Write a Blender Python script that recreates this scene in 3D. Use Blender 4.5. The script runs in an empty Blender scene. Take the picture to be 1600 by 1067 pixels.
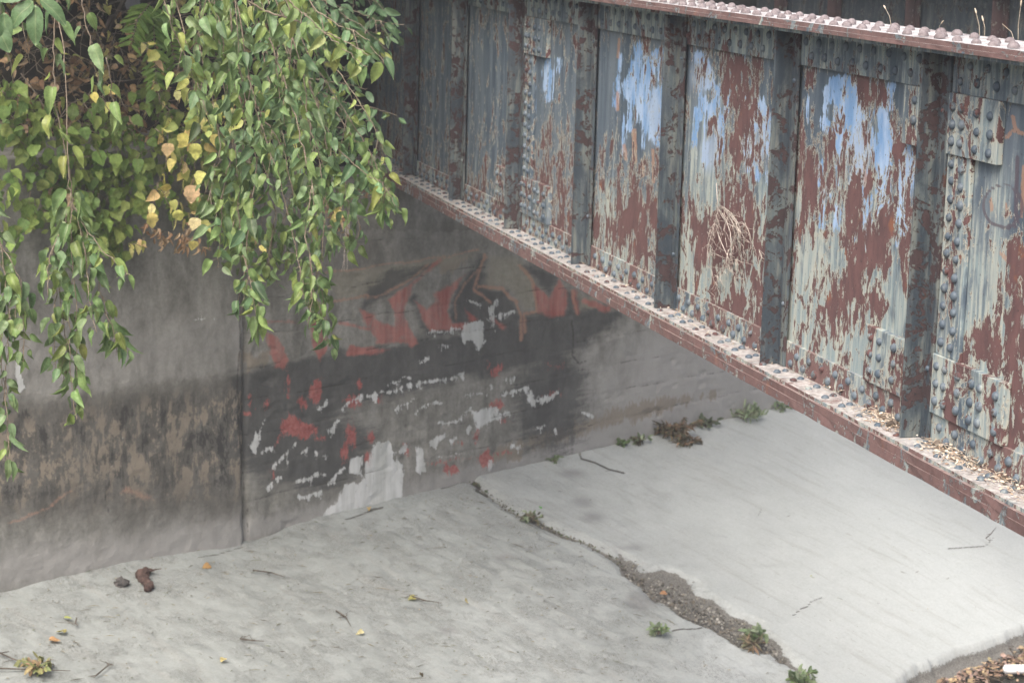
import bpy, math, random
import numpy as np
from mathutils import Vector, Matrix

random.seed(7)
RNG = np.random.default_rng(11)
scene = bpy.context.scene
COL = scene.collection
PI = math.pi

# ------------------------------------------------------------------ camera model
F = 3425.0
CZ = 6.0                                   # eye height above the datum
def _ray(x, y): return np.array([x - 800., y - 533.5, F])
g = _ray(-187, -156); w = _ray(4150, -45)
dn = np.cross(g, w); dn /= np.linalg.norm(dn)
g = g / np.linalg.norm(g)
CR = np.array([np.cross(dn, g), g, -dn])   # camera -> world
EYE = np.array([0., 0., CZ])
def ray(px, py): return CR @ _ray(px, py)
def at_depth(px, py, Z): return EYE + ray(px, py) * Z / F
def on_x(px, py, X):
    d = ray(px, py); return EYE + d * X / d[0]
def on_z(px, py, z):
    d = ray(px, py); return EYE + d * (z - CZ) / d[2]
def to_px(P):
    c = (np.asarray(P, float) - EYE) @ CR
    return c[..., 0] / c[..., 2] * F + 800, c[..., 1] / c[..., 2] * F + 533.5
WD = np.array([0.86393162, 0.50360913, 0.])            # along the abutment wall
TD = np.array([WD[1], -WD[0], 0.])                     # out of the wall, towards the creek
A0 = np.array([3.64653217, 15.98881812, 0.])
def wall_pt(s, t, z):
    s, t, z = np.broadcast_arrays(np.asarray(s, float), np.asarray(t, float), np.asarray(z, float))
    P = A0 + s[..., None] * WD + t[..., None] * TD
    P[..., 2] = z
    return P
def st(P): 
    q = np.asarray(P) - A0
    return q @ WD, q @ TD
ZB = CZ - 4.45; KG = .2
def on_ground(px, py):
    d = ray(px, py)
    a = (ZB + KG * (A0 @ TD) - CZ) / (d[2] + KG * (d @ TD))
    P = EYE + a * d
    s, t = st(P); P[2] = gz(s, t)
    return P
def on_wall(px, py, t=0.):
    d = ray(px, py); B = A0 + TD * t
    return EYE + d * (B @ TD) / (d @ TD)

# ------------------------------------------------------------------ numpy noise
_tab = RNG.random((256, 256))
def vnoise(x, y):
    xi = np.floor(x).astype(int); yi = np.floor(y).astype(int)
    fx = x - xi; fy = y - yi
    fx = fx * fx * (3 - 2 * fx); fy = fy * fy * (3 - 2 * fy)
    T = _tab
    a = T[xi % 256, yi % 256]; b = T[(xi + 1) % 256, yi % 256]
    c = T[xi % 256, (yi + 1) % 256]; d = T[(xi + 1) % 256, (yi + 1) % 256]
    return (a * (1 - fx) + b * fx) * (1 - fy) + (c * (1 - fx) + d * fx) * fy
def fbm(x, y, o=4, r=.5):
    v = 0; a = 1; tot = 0
    for i in range(o):
        v = v + a * vnoise(x * 2 ** i + 17.3 * i, y * 2 ** i + 9.1 * i); tot += a; a *= r
    return v / tot

def seg_d(x, y, a, b):
    ax, ay = a[:2]; bx, by = b[:2]
    dx, dy = bx - ax, by - ay
    t = np.clip(((x - ax) * dx + (y - ay) * dy) / (dx * dx + dy * dy + 1e-9), 0, 1)
    return np.hypot(x - ax - t * dx, y - ay - t * dy), t
def stroke(x, y, pts, r):
    """signed distance (inside positive) of a polyline with radius r, or per point third value"""
    best = np.full(x.shape, -1e9)
    for a, b in zip(pts[:-1], pts[1:]):
        d, t = seg_d(x, y, a, b)
        rr = r if len(a) < 3 else a[2] + (b[2] - a[2]) * t
        best = np.maximum(best, rr - d)
    return best
def poly(x, y, pts):
    d = np.full(x.shape, 1e9); inside = np.zeros(x.shape, bool)
    n = len(pts)
    for i in range(n):
        a, b = pts[i], pts[(i + 1) % n]
        d = np.minimum(d, seg_d(x, y, a, b)[0])
        cond = ((a[1] > y) != (b[1] > y))
        xx = (b[0] - a[0]) * (y - a[1]) / ((b[1] - a[1]) + 1e-12) + a[0]
        inside ^= cond & (x < xx)
    return np.where(inside, d, -d)
def blob(x, y, cx, cy, rx, ry):
    return (1 - np.hypot((x - cx) / rx, (y - cy) / ry)) * min(rx, ry)
def soft(sd, wdt): return np.clip(.5 + sd / (2. * wdt), 0, 1)

# ------------------------------------------------------------------ object helpers
def mesh_obj(name, V, Fc, mat=None, parent=None, smooth=False, cols=None):
    me = bpy.data.meshes.new(name)
    V = np.asarray(V, float).reshape(-1, 3)
    if isinstance(Fc, np.ndarray):
        n, k = Fc.shape
        me.vertices.add(len(V)); me.vertices.foreach_set('co', V.ravel())
        me.loops.add(n * k); me.loops.foreach_set('vertex_index', Fc.ravel().astype(np.int32))
        me.polygons.add(n); me.polygons.foreach_set('loop_start', (np.arange(n) * k).astype(np.int32))
        me.update(calc_edges=True)
    else:
        me.from_pydata([tuple(v) for v in V], [], Fc)
    if cols:
        for k, a in cols.items():
            at = me.attributes.new(k, 'FLOAT_COLOR', 'POINT')
            at.data.foreach_set('color', np.ascontiguousarray(a, dtype=np.float32).ravel())
    if smooth:
        me.polygons.foreach_set('use_smooth', [True] * len(me.polygons))
    if mat: me.materials.append(mat)
    me.validate()
    o = bpy.data.objects.new(name, me); COL.objects.link(o)
    if parent: adopt(o, parent)
    return o
def adopt(o, parent):
    o.parent = parent
    o.matrix_parent_inverse = Matrix.Translation(-root_loc(parent))
def root_loc(p):
    v = Vector((0, 0, 0))
    while p is not None:
        v = v + Vector(p.location); 
        if p.parent is not None: v = v - root_loc(p.parent)
        p = p.parent
    return v
def thing(name, loc, label, cat, group=None):
    o = bpy.data.objects.new(name, None); o.empty_display_size = .1
    o.location = Vector([float(v) for v in loc]); COL.objects.link(o)
    return tag(o, label, cat, group)
def tag(o, label=None, cat=None, group=None, kind=None):
    if label: o['label'] = label
    if cat: o['category'] = cat
    if group: o['group'] = group
    if kind: o['kind'] = kind
    return o

class B:
    """collects boxes / tubes / anything into one mesh"""
    def __init__(s): s.V = []; s.F = []; s.n = 0
    def add(s, V, Fc):
        V = np.asarray(V, float).reshape(-1, 3)
        s.V.append(V); s.F += [tuple(int(i) + s.n for i in f) for f in Fc]; s.n += len(V); return s
    def box(s, a, b, bev=0):
        x0, y0, z0 = a; x1, y1, z1 = b
        V = [(x, y, z) for x in (x0, x1) for y in (y0, y1) for z in (z0, z1)]
        return s.add(V, [(0, 1, 3, 2), (4, 6, 7, 5), (0, 4, 5, 1), (2, 3, 7, 6), (0, 2, 6, 4), (1, 5, 7, 3)])
    def tube(s, pts, r, k=5):
        pts = np.asarray(pts, float); n = len(pts)
        r = np.broadcast_to(np.asarray(r, float), (n,))
        tan = np.gradient(pts, axis=0); tan /= np.linalg.norm(tan, axis=1)[:, None] + 1e-9
        V = []
        for i in range(n):
            t = tan[i]; a = np.cross(t, [0.31, .2, .93]); a /= np.linalg.norm(a) + 1e-9
            b = np.cross(t, a)
            for j in range(k):
                th = 2 * PI * j / k
                V.append(pts[i] + r[i] * (a * math.cos(th) + b * math.sin(th)))
        Fc = []
        for i in range(n - 1):
            for j in range(k):
                Fc.append((i * k + j, i * k + (j + 1) % k, (i + 1) * k + (j + 1) % k, (i + 1) * k + j))
        Fc.append(tuple(range(k))[::-1]); Fc.append(tuple((n - 1) * k + j for j in range(k)))
        return s.add(V, Fc)
    def build(s, name, mat, parent=None, smooth=False):
        return mesh_obj(name, np.concatenate(s.V), s.F, mat, parent, smooth)

def bevel(o, wdt=.003, seg=1):
    m = o.modifiers.new('bevel', 'BEVEL'); m.width = wdt; m.segments = seg; m.limit_method = 'ANGLE'
    return o

# ------------------------------------------------------------------ node helpers
class NT:
    def __init__(s, name, world=False):
        s.mat = bpy.data.materials.new(name); s.mat.use_nodes = True
        s.t = s.mat.node_tree; s.t.nodes.clear()
        s.geo = s.t.nodes.new('ShaderNodeNewGeometry')
        s.pos = s.geo.outputs['Position']
    def n(s, ty, **k):
        o = s.t.nodes.new(ty)
        for a, b in k.items(): setattr(o, a, b)
        return o
    def _set(s, sock, v):
        if isinstance(v, bpy.types.NodeSocket): s.t.links.new(v, sock)
        elif isinstance(v, (tuple, list)) and len(v) == 3 and sock.type == 'RGBA': sock.default_value = (*v, 1)
        else: sock.default_value = v
    def math(s, op, a, b=0., c=0., clamp=False):
        o = s.n('ShaderNodeMath', operation=op, use_clamp=clamp)
        s._set(o.inputs[0], a); s._set(o.inputs[1], b); s._set(o.inputs[2], c); return o.outputs[0]
    def add(s, a, b): return s.math('ADD', a, b)
    def mul(s, a, b): return s.math('MULTIPLY', a, b)
    def scale(s, sc, off=(0, 0, 0), src=None):
        o = s.n('ShaderNodeMapping'); s._set(o.inputs[0], src or s.pos)
        o.inputs['Scale'].default_value = sc; o.inputs['Location'].default_value = off; return o.outputs[0]
    def noise(s, sc=(1, 1, 1), scale=1., detail=4., rough=.55, dist=0., off=(0, 0, 0), src=None, col=False):
        o = s.n('ShaderNodeTexNoise'); s._set(o.inputs['Vector'], s.scale(sc, off, src))
        o.inputs['Scale'].default_value = scale; o.inputs['Detail'].default_value = detail
        o.inputs['Roughness'].default_value = rough; o.inputs['Distortion'].default_value = dist
        return o.outputs[1 if col else 0]
    def vor(s, sc=(1, 1, 1), scale=1., feature='F1', src=None, rand=1.):
        o = s.n('ShaderNodeTexVoronoi', feature=feature); s._set(o.inputs['Vector'], s.scale(sc, (0, 0, 0), src))
        o.inputs['Scale'].default_value = scale; o.inputs['Randomness'].default_value = rand; return o.outputs[0]
    def rng(s, v, a, b, c=0., d=1., smooth=True):
        o = s.n('ShaderNodeMapRange'); 
        if smooth: o.interpolation_type = 'SMOOTHSTEP'
        s._set(o.inputs[0], v); s._set(o.inputs[1], a); s._set(o.inputs[2], b); s._set(o.inputs[3], c); s._set(o.inputs[4], d)
        return o.outputs[0]
    def mix(s, f, a, b):
        o = s.n('ShaderNodeMix', data_type='RGBA'); s._set(o.inputs[0], f); s._set(o.inputs[6], a); s._set(o.inputs[7], b)
        return o.outputs[2]
    def mult(s, f, a, b):
        o = s.n('ShaderNodeMix', data_type='RGBA', blend_type='MULTIPLY'); s._set(o.inputs[0], f); s._set(o.inputs[6], a); s._set(o.inputs[7], b)
        return o.outputs[2]
    def attr(s, name):
        a = s.n('ShaderNodeAttribute', attribute_name=name); sp = s.n('ShaderNodeSeparateColor')
        s.t.links.new(a.outputs['Color'], sp.inputs[0]); return sp.outputs[0], sp.outputs[1], sp.outputs[2], a.outputs['Alpha']
    def xyz(s, v=None):
        sp = s.n('ShaderNodeSeparateXYZ'); s._set(sp.inputs[0], v or s.pos); return sp.outputs
    def grey(s, v):
        c = s.n('ShaderNodeCombineColor'); 
        for i in range(3): s._set(c.inputs[i], v)
        return c.outputs[0]
    def bump(s, h, dist=.01, strength=1., normal=None):
        o = s.n('ShaderNodeBump'); s._set(o.inputs['Height'], h); o.inputs['Distance'].default_value = dist
        o.inputs['Strength'].default_value = strength
        if normal: s._set(o.inputs['Normal'], normal)
        return o.outputs[0]
    def out(s, color, rough=.8, normal=None, spec=.3, metal=0., transl=None):
        b = s.n('ShaderNodeBsdfPrincipled'); s._set(b.inputs['Base Color'], color); s._set(b.inputs['Roughness'], rough)
        b.inputs['Specular IOR Level'].default_value = spec; s._set(b.inputs['Metallic'], metal)
        if normal: s._set(b.inputs['Normal'], normal)
        o = s.n('ShaderNodeOutputMaterial'); sh = b.outputs[0]
        if transl:
            tr = s.n('ShaderNodeBsdfTranslucent'); s._set(tr.inputs[0], transl[0])
            mx = s.n('ShaderNodeMixShader'); mx.inputs[0].default_value = transl[1]
            s.t.links.new(sh, mx.inputs[1]); s.t.links.new(tr.outputs[0], mx.inputs[2]); sh = mx.outputs[0]
        s.t.links.new(sh, o.inputs[0]); return s.mat

# ------------------------------------------------------------------ materials
def steel_paint(name, attrs=False, rust=0., pale=0., dark=0., top_dust=0., redness=0., dim=1., stretch=1., ringf=.85, dustc=((.34, .295, .265), (.54, .50, .475))):
    m = NT(name); X, Y, Z = m.xyz()
    if attrs:
        blue, orange, rb, palem = m.attr('m1'); line, grime, white, _ = m.attr('m2')
    vs = .46 * stretch
    big = m.noise((1, 1, vs * 1.35), 8.0, 10, .72, .9)
    fine = m.noise((1, 1, vs * .9), 34, 4, .7, .3, off=(3, 1, 7))
    streak = m.noise((1, 1, .06), 42, 3, .6, 0, off=(1, 5, 2))
    wide = m.noise((1, 1, .12), 11, 3, .6, 0, off=(7, 5, 2))
    # base paint: slate above, pale greenish chalk below, in vertical runs
    pv = m.add(m.add(m.mul(m.add(streak, -.5), .7), m.mul(m.add(wide, -.5), .9)), m.mul(m.add(m.noise((1, 1, .4), 10, 7, .7, .6, off=(3, 9, 5)), -.5), 1.6))
    pv = m.add(pv, .5 + pale)
    if attrs: pv = m.add(pv, m.mul(m.add(palem, -.5), 1.3))
    pf = m.rng(pv, .30, .72)
    slate = m.mix(m.rng(wide, .35, .65), (.078, .110, .145), (.160, .198, .232))
    palec = m.mix(m.rng(streak, .4, .62), (.26, .33, .345), (.43, .465, .42))
    c = m.mix(pf, slate, palec)
    rv = m.add(big, m.mul(m.add(fine, -.5), .42))
    rv = m.add(rv, rust)
    if attrs: rv = m.add(rv, m.mul(m.add(rb, -.52), .34)); rv = m.add(rv, m.mul(m.add(m.noise((1, 1, .36), 26, 6, .74, .7, off=(6, 6, 6)), -.5), .46))
    if attrs:
        bn = m.add(m.add(m.add(blue, m.mul(m.add(fine, -.5), 1.5)), m.mul(m.add(streak, -.5), 1.0)), m.mul(m.add(m.noise((1, 1, .3), 20, 5, .7, .6, off=(6, 1, 6)), -.5), 1.2))
        c = m.mix(m.rng(bn, .44, .56), c, m.mix(m.rng(m.noise((1, 1, .3), 14, 4, .6), .35, .65), (.19, .35, .60), (.42, .56, .76)))
        wn = m.add(white, m.mul(m.add(streak, -.5), .9))
        c = m.mix(m.mul(m.rng(wn, .35, .85), .7), c, (.38, .47, .60))
        on = m.add(m.add(orange, m.mul(m.add(streak, -.5), .9)), m.mul(m.add(fine, -.5), 1.2))
        c = m.mix(m.mul(m.rng(on, .42, .66), .7), c, (.45, .26, .17))
        c = m.mix(m.mul(m.rng(line, .35, .6), .75), c, (.10, .075, .095))
    ring = m.rng(m.add(rv, m.mul(m.add(streak, -.5), .05)), .478, .503)
    c = m.mix(m.mul(ring, ringf), c, (.50, .49, .41))
    rf = m.rng(rv, .522, .533)
    rn = m.noise((1, 1, .5), 16, 6, .65, 0, off=(9, 2, 4))
    rc = m.mix(m.rng(rn, .3, .7), (.105, .060, .060), (.165, .086, .082))
    rc = m.mix(m.rng(m.noise((1, 1, .7), 9, 3, .6, off=(4, 4, 4)), .62, .74), rc, (.25, .105, .062))
    rc = m.mix(redness, rc, m.mix(m.rng(fine, .3, .7), (.165, .105, .096), (.24, .165, .15)))
    c = m.mix(rf, c, rc)
    # pin holes and dark scabs
    sp = m.rng(m.noise((1, 1, .8), 60, 3, .7, off=(2, 8, 1)), .63, .70)
    c = m.mix(m.mul(sp, .75), c, (.045, .032, .030))
    if attrs:
        gn = m.add(grime, m.mul(m.add(fine, -.5), .8))
        c = m.mix(m.mul(m.rng(gn, .3, .8), .55), c, (.075, .068, .060))
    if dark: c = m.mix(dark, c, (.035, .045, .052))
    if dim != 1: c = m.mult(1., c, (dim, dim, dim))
    if top_dust:
        _, _, nz = m.xyz(m.geo.outputs['Normal'])
        dnz = m.noise((1, 1, 1), 14, 6, .7, 0, off=(0, 3, 0))
        du = m.mul(m.rng(nz, .5, .9), m.rng(dnz, .30, .55))
        c = m.mix(m.mul(du, top_dust), c, m.mix(m.rng(fine, .3, .7), *dustc))
    h = m.add(m.mul(rf, -1.3), m.mul(fine, .35)); h = m.add(h, m.mul(rn, .5))
    return m.out(c, m.rng(rf, 0, 1, .52, .88), m.bump(h, .008, .9), .35)

def concrete_wall():
    m = NT('abutment_concrete')
    red, white, black, olive = m.attr('m1'); orange, tan, light, damp = m.attr('m2'); scabs, zone, line, splash = m.attr('m3')
    big = m.noise((1, 1, 1), 1.3, 5, .6)
    med = m.noise((1, 1, .55), 6, 7, .65, .3, off=(3, 3, 3))
    fine = m.noise((1, 1, 1), 38, 5, .7, off=(1, 2, 3))
    streak = m.noise((1, 1, .1), 14, 4, .6, off=(5, 2, 3))
    horiz = m.noise((.35, .35, 2.2), 7, 5, .65, .2, off=(2, 7, 3))
    c = m.mix(m.rng(med, .3, .7), (.160, .158, .142), (.280, .277, .252))
    c = m.mult(1., c, m.grey(m.rng(streak, .25, .75, .84, 1.14)))
    c = m.mult(1., c, m.grey(m.rng(fine, .2, .8, .8, 1.2)))
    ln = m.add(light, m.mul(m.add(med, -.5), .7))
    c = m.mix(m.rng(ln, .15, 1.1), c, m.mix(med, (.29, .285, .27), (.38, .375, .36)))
    dnn = m.add(damp, m.mul(m.add(streak, -.5), .6))
    c = m.mix(m.mul(m.rng(dnn, .2, .8), .62), c, (.066, .060, .053))
    tn = m.add(m.add(m.mul(tan, .85), m.mul(m.add(med, -.5), 1.6)), m.mul(m.add(m.noise((1, 1, .3), 20, 5, .7, .5, off=(2, 2, 2)), -.5), 1.1))
    c = m.mix(m.mul(m.rng(tn, .45, .68), .8), c, m.mix(fine, (.20, .175, .14), (.27, .235, .185)))
    ol = m.add(olive, m.mul(m.add(med, -.5), .6))
    c = m.mix(m.mul(m.rng(ol, .36, .85), .65), c, m.mix(fine, (.19, .178, .135), (.33, .315, .255)))
    bl = m.add(m.add(m.add(black, m.mul(m.add(horiz, -.5), 1.0)), m.mul(m.add(streak, -.5), .5)), m.mul(m.add(fine, -.5), .7))
    c = m.mix(m.mul(m.rng(bl, .32, .78), .78), c, m.mix(med, (.040, .042, .044), (.085, .087, .088)))
    rd = m.add(m.add(red, m.mul(m.add(med, -.5), .55)), m.mul(m.add(fine, -.5), .6))
    c = m.mix(m.mul(m.mul(m.rng(rd, .36, .78), m.rng(m.noise((1, 1, .4), 9, 6, .7, .4, off=(8, 8, 2)), .28, .55, .45, 1.)), .80), c, m.mix(m.rng(streak, .3, .7), (.29, .085, .075), (.45, .18, .15)))
    spn = m.add(m.add(splash, m.mul(m.add(m.noise((1, 1, .55), 17, 8, .8, 1.2, off=(9, 1, 4)), -.5), 2.3)), m.mul(m.add(streak, -.5), .6))
    c = m.mix(m.mul(m.rng(spn, .56, .76), .8), c, m.mix(m.rng(fine, .3, .7), (.30, .07, .065), (.46, .17, .15)))
    og = m.add(orange, m.mul(m.add(fine, -.5), .9))
    c = m.mix(m.mul(m.rng(og, .35, .85), .62), c, (.42, .24, .17))
    sc = m.add(m.add(m.mul(scabs, .8), m.mul(m.add(med, -.5), 1.7)), m.mul(m.add(m.noise((1, 1, .3), 22, 5, .7, .5), -.5), 1.2))
    c = m.mix(m.mul(m.rng(sc, .5, .66), .70), c, (.040, .039, .039))
    zn = m.noise((1, 1, .6), 6.5, 10, .76, .25, off=(12, 3, 1)); zn2 = m.noise((1, 1, .18), 24, 5, .7, .3, off=(2, 13, 1))
    zv = m.add(zn, m.mul(m.add(zn2, -.5), .35))
    c = m.mix(m.mul(m.mul(m.rng(zv, .515, .56), zone), .85), c, m.mix(fine, (.24, .205, .16), (.34, .295, .235)))
    c = m.mix(m.mul(m.mul(m.rng(zv, .455, .42), zone), .85), c, (.048, .047, .047))
    wh = m.add(m.add(m.mul(white, .93), m.mul(m.add(m.noise((1, 1, .22), 26, 6, .8, .4), -.5), 2.4)), m.mul(m.add(fine, -.5), .9))
    c = m.mix(m.mul(m.rng(wh, .46, .62), .85), c, m.mix(m.rng(streak, .3, .7), (.46, .48, .46), (.68, .70, .69)))
    c = m.mix(m.mul(m.rng(m.add(line, m.mul(m.add(fine, -.5), 1.0)), .4, .75), .6), c, (.030, .028, .025))
    h = m.add(m.mul(fine, .3), m.mul(med, .8)); h = m.add(h, m.mul(m.rng(wh, .46, .56), -.15)); h = m.add(h, m.mul(horiz, .4))
    return m.out(c, .93, m.bump(h, .015, .7), .15)

def plain_concrete(name='side_concrete', c0=(.09, .085, .078), c1=(.15, .145, .135)):
    m = NT(name); med = m.noise((1, 1, .6), 4, 7, .65, .3); fine = m.noise((1, 1, 1), 40, 4, .6)
    return m.out(m.mult(1., m.mix(m.rng(med, .3, .7), c0, c1), m.grey(m.rng(fine, .2, .8, .8, 1.15))), .95, m.bump(med, .01, .5), .1)

def ground_mat():
    m = NT('silted_concrete')
    gravel, damp, clean, crack = m.attr('m1'); mud, _, pink, _ = m.attr('m2')
    X, Y, Z = m.xyz()
    # streaks running down the slope: rotate so x'=along wall, y'=down slope
    mp = m.n('ShaderNodeMapping'); m.t.links.new(m.pos, mp.inputs[0])
    mp.inputs['Rotation'].default_value = (0, 0, -math.atan2(WD[1], WD[0]))
    q = mp.outputs[0]
    run = m.noise((9, 1.1, 1), 1, 5, .65, .8, src=q)
    runf = m.noise((40, 7, 1), 1, 4, .7, .6, src=q, off=(3, 3, 0))
    big = m.noise((1, 1, 1), .8, 4, .55, .5, src=q)
    med = m.noise((1, 1, 1), 5, 7, .68, .8, src=q)
    fine = m.noise((1, 1, 1), 60, 4, .7, src=q)
    base = m.mix(m.rng(med, .3, .7), (.232, .25, .240), (.285, .305, .293))
    cl = m.add(clean, m.mul(m.add(big, -.5), .8))
    base = m.mix(m.rng(cl, .15, .9), base, m.mix(med, (.365, .39, .38), (.44, .465, .455)))
    base = m.mix(m.mul(m.rng(run, .50, .72), .35), base, (.27, .27, .25))
    base = m.mix(m.mul(m.rng(runf, .56, .70), .30), base, (.20, .195, .18))
    mu = m.mul(mud, 1.)
    wr = m.noise((1.8, .9, 1), 17, 4, .62, 2.2, src=q, off=(5, 1, 0))
    wl = m.math('ABSOLUTE', m.add(wr, -.5))
    wrl = m.mul(m.rng(wl, .0, .030, 1, 0), m.rng(m.noise((1, 1, 1), 3.4, 5, .65, src=q, off=(8, 8, 0)), .43, .55))
    base = m.mix(m.mul(m.mul(wrl, mu), .75), base, (.12, .115, .10))
    spk = m.rng(m.noise((1, 1.8, 1), 26, 4, .75, .3, src=q, off=(1, 7, 0)), .64, .69)
    base = m.mix(m.mul(spk, m.math('MULTIPLY_ADD', mu, .5, .12)), base, (.14, .125, .10))
    base = m.mult(1., base, m.grey(m.rng(fine, .2, .8, .9, 1.1)))
    dm = m.add(damp, m.mul(m.add(med, -.5), .7))
    base = m.mix(m.mul(m.rng(dm, .3, .9), .55), base, (.20, .20, .20))
    gr = m.add(gravel, m.mul(m.add(fine, -.5), .7))
    gc = m.mix(m.rng(m.noise((1, 1, 1), 90, 3, .8, src=q), .35, .65), (.095, .092, .082), (.22, .216, .20))
    base = m.mix(m.rng(gr, .42, .58), base, gc)
    ck = m.add(crack, m.mul(m.add(fine, -.5), .6))
    base = m.mix(m.mul(m.rng(ck, .42, .6), .85), base, (.055, .05, .042))
    h = m.add(m.mul(med, .8), m.mul(fine, .25)); h = m.add(h, m.mul(m.mul(wrl, mu), -1.2)); h = m.add(h, m.mul(run, .5))
    return m.out(base, .95, m.bump(h, .009, .5), .15)

def leaf_mat(name, trans=.28, rough=.48, spec=.4):
    m = NT(name)
    a = m.n('ShaderNodeAttribute', attribute_name='tint'); u, v, _, _ = m.attr('uvl')
    rib = m.rng(m.math('ABSOLUTE', m.add(u, -.5)), .0, .035, 1, 0)
    vv = m.math('FRACT', m.mul(m.add(v, m.mul(m.math('ABSOLUTE', m.add(u, -.5)), -.9)), 7.))
    vein = m.rng(m.math('ABSOLUTE', m.add(vv, -.5)), .0, .09, 1, 0)
    mott = m.noise((1, 1, 1), 45, 4, .7)
    c = m.mult(1., a.outputs['Color'], m.grey(m.rng(mott, .3, .7, .72, 1.2)))
    c = m.mix(m.math('MAXIMUM', m.mul(rib, .6), m.mul(vein, .22)), c, m.mix(.5, a.outputs['Color'], (.42, .45, .22)))
    c = m.mix(m.mul(m.rng(m.noise((1, 1, 1), 24, 3, .7, off=(3, 3, 3)), .68, .74), .5), c, (.16, .09, .045))
    hb = m.add(m.mul(vein, -.4), m.mul(mott, .6))
    return m.out(c, rough, m.bump(hb, .004, .5), spec, transl=(m.mix(.3, c, (.24, .36, .08)), trans))

def simple(name, c0, c1, scale=20, rough=.9, bump=.004, sc=(1, 1, 1), spec=.2):
    m = NT(name); n1 = m.noise(sc, scale, 5, .65)
    return m.out(m.mix(m.rng(n1, .32, .68), c0, c1), rough, m.bump(n1, bump, .6), spec)
def tinted(name, rough=.9):
    m = NT(name); a = m.n('ShaderNodeAttribute', attribute_name='tint')
    return m.out(m.mult(1., a.outputs['Color'], m.grey(m.rng(m.noise((1, 1, 1), 70, 3, .6), .25, .75, .75, 1.25))), rough, None, .2)

M_WEB = steel_paint('peeling_web_paint', True, rust=-.005, pale=0.)
M_STIFF = steel_paint('stiffener_shade_paint', False, rust=-.003, pale=-.05, dark=.42, dim=.62, ringf=.12, stretch=2.0)  # dark and dim put the shade on the outstanding legs into this colour
M_PLATE = steel_paint('splice_plate_paint', False, rust=-.01, pale=.06)
M_PLATE2 = steel_paint('dark_splice_paint', False, rust=-.01, pale=-.15)  # darker paint on the far splice
M_ANGLE_T = steel_paint('top_angle_paint', False, rust=-.05, pale=.0, dark=.12, ringf=.4)
M_ANGLE_B = steel_paint('bottom_angle_paint', False, rust=.02, pale=.05, redness=.45, top_dust=.97, dustc=((.30, .27, .26), (.56, .545, .53)))
M_FL = steel_paint('flange_paint', False, rust=.11, pale=-.1, top_dust=.95, redness=.6, stretch=2.2, ringf=.25, dustc=((.42, .41, .41), (.62, .62, .62)))
M_FLB = steel_paint('bottom_flange_paint', False, rust=.09, pale=-.1, top_dust=.30, redness=.5, stretch=2.2, ringf=.25)
M_ANGLE_L = steel_paint('bottom_angle_leg_paint', False, rust=.03, pale=.05, redness=.4, top_dust=.25)
M_RIV = steel_paint('rivet_paint', False, rust=-.04, pale=-.34, ringf=.2, dim=.8)
M_RIVTOP = simple('rusty_rivet_top', (.15, .125, .128), (.26, .23, .235), 45, bump=.003)
M_FAR = steel_paint('far_girder_paint', False, rust=-.06, pale=-.2, dark=.5, dim=.8)
M_FARST = steel_paint('far_stiffener_paint', False, rust=.12, pale=-.2, dark=.35, dim=.7)
M_WALL = concrete_wall()
M_SIDE = plain_concrete()
M_DARKC = plain_concrete('recess_shade_concrete', (.030, .030, .030), (.055, .054, .052))  # near-black colour carries the shade of the recess at the girder ends
M_GROUND = ground_mat()
M_LEAF = leaf_mat('mulberry_leaf', .30, .42, .45)
M_VINE = leaf_mat('vine_leaf', .28, .55, .3)
M_DRY = leaf_mat('dry_leaf', .12, .8, .15)
M_BARK = simple('twig_bark', (.15, .12, .085), (.30, .25, .19), 60)
M_BARK_D = simple('trunk_bark', (.06, .05, .04), (.13, .11, .09), 14, bump=.03, sc=(1, 1, .3))
M_STRAW = simple('dry_straw', (.42, .35, .26), (.62, .55, .43), 50)
M_DRYVINE = simple('bleached_dry_vine', (.42, .36, .31), (.60, .54, .48), 60)
M_SOIL = simple('dark_soil', (.022, .019, .015), (.05, .042, .032), 9, bump=.03)
M_STONE = simple('dark_stone', (.045, .042, .040), (.12, .11, .105), 18, bump=.02)
M_CLOD = simple('brown_clod', (.045, .030, .026), (.10, .065, .055), 22, bump=.02)
M_BIT = tinted('litter_bits')
M_MUD = simple('wet_mud', (.07, .067, .062), (.16, .155, .15), 7, rough=.45, bump=.01, spec=.5)
M_WHITE = simple('white_plastic', (.78, .78, .78), (.85, .85, .86), 5, rough=.4, bump=.0005, spec=.5)

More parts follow.
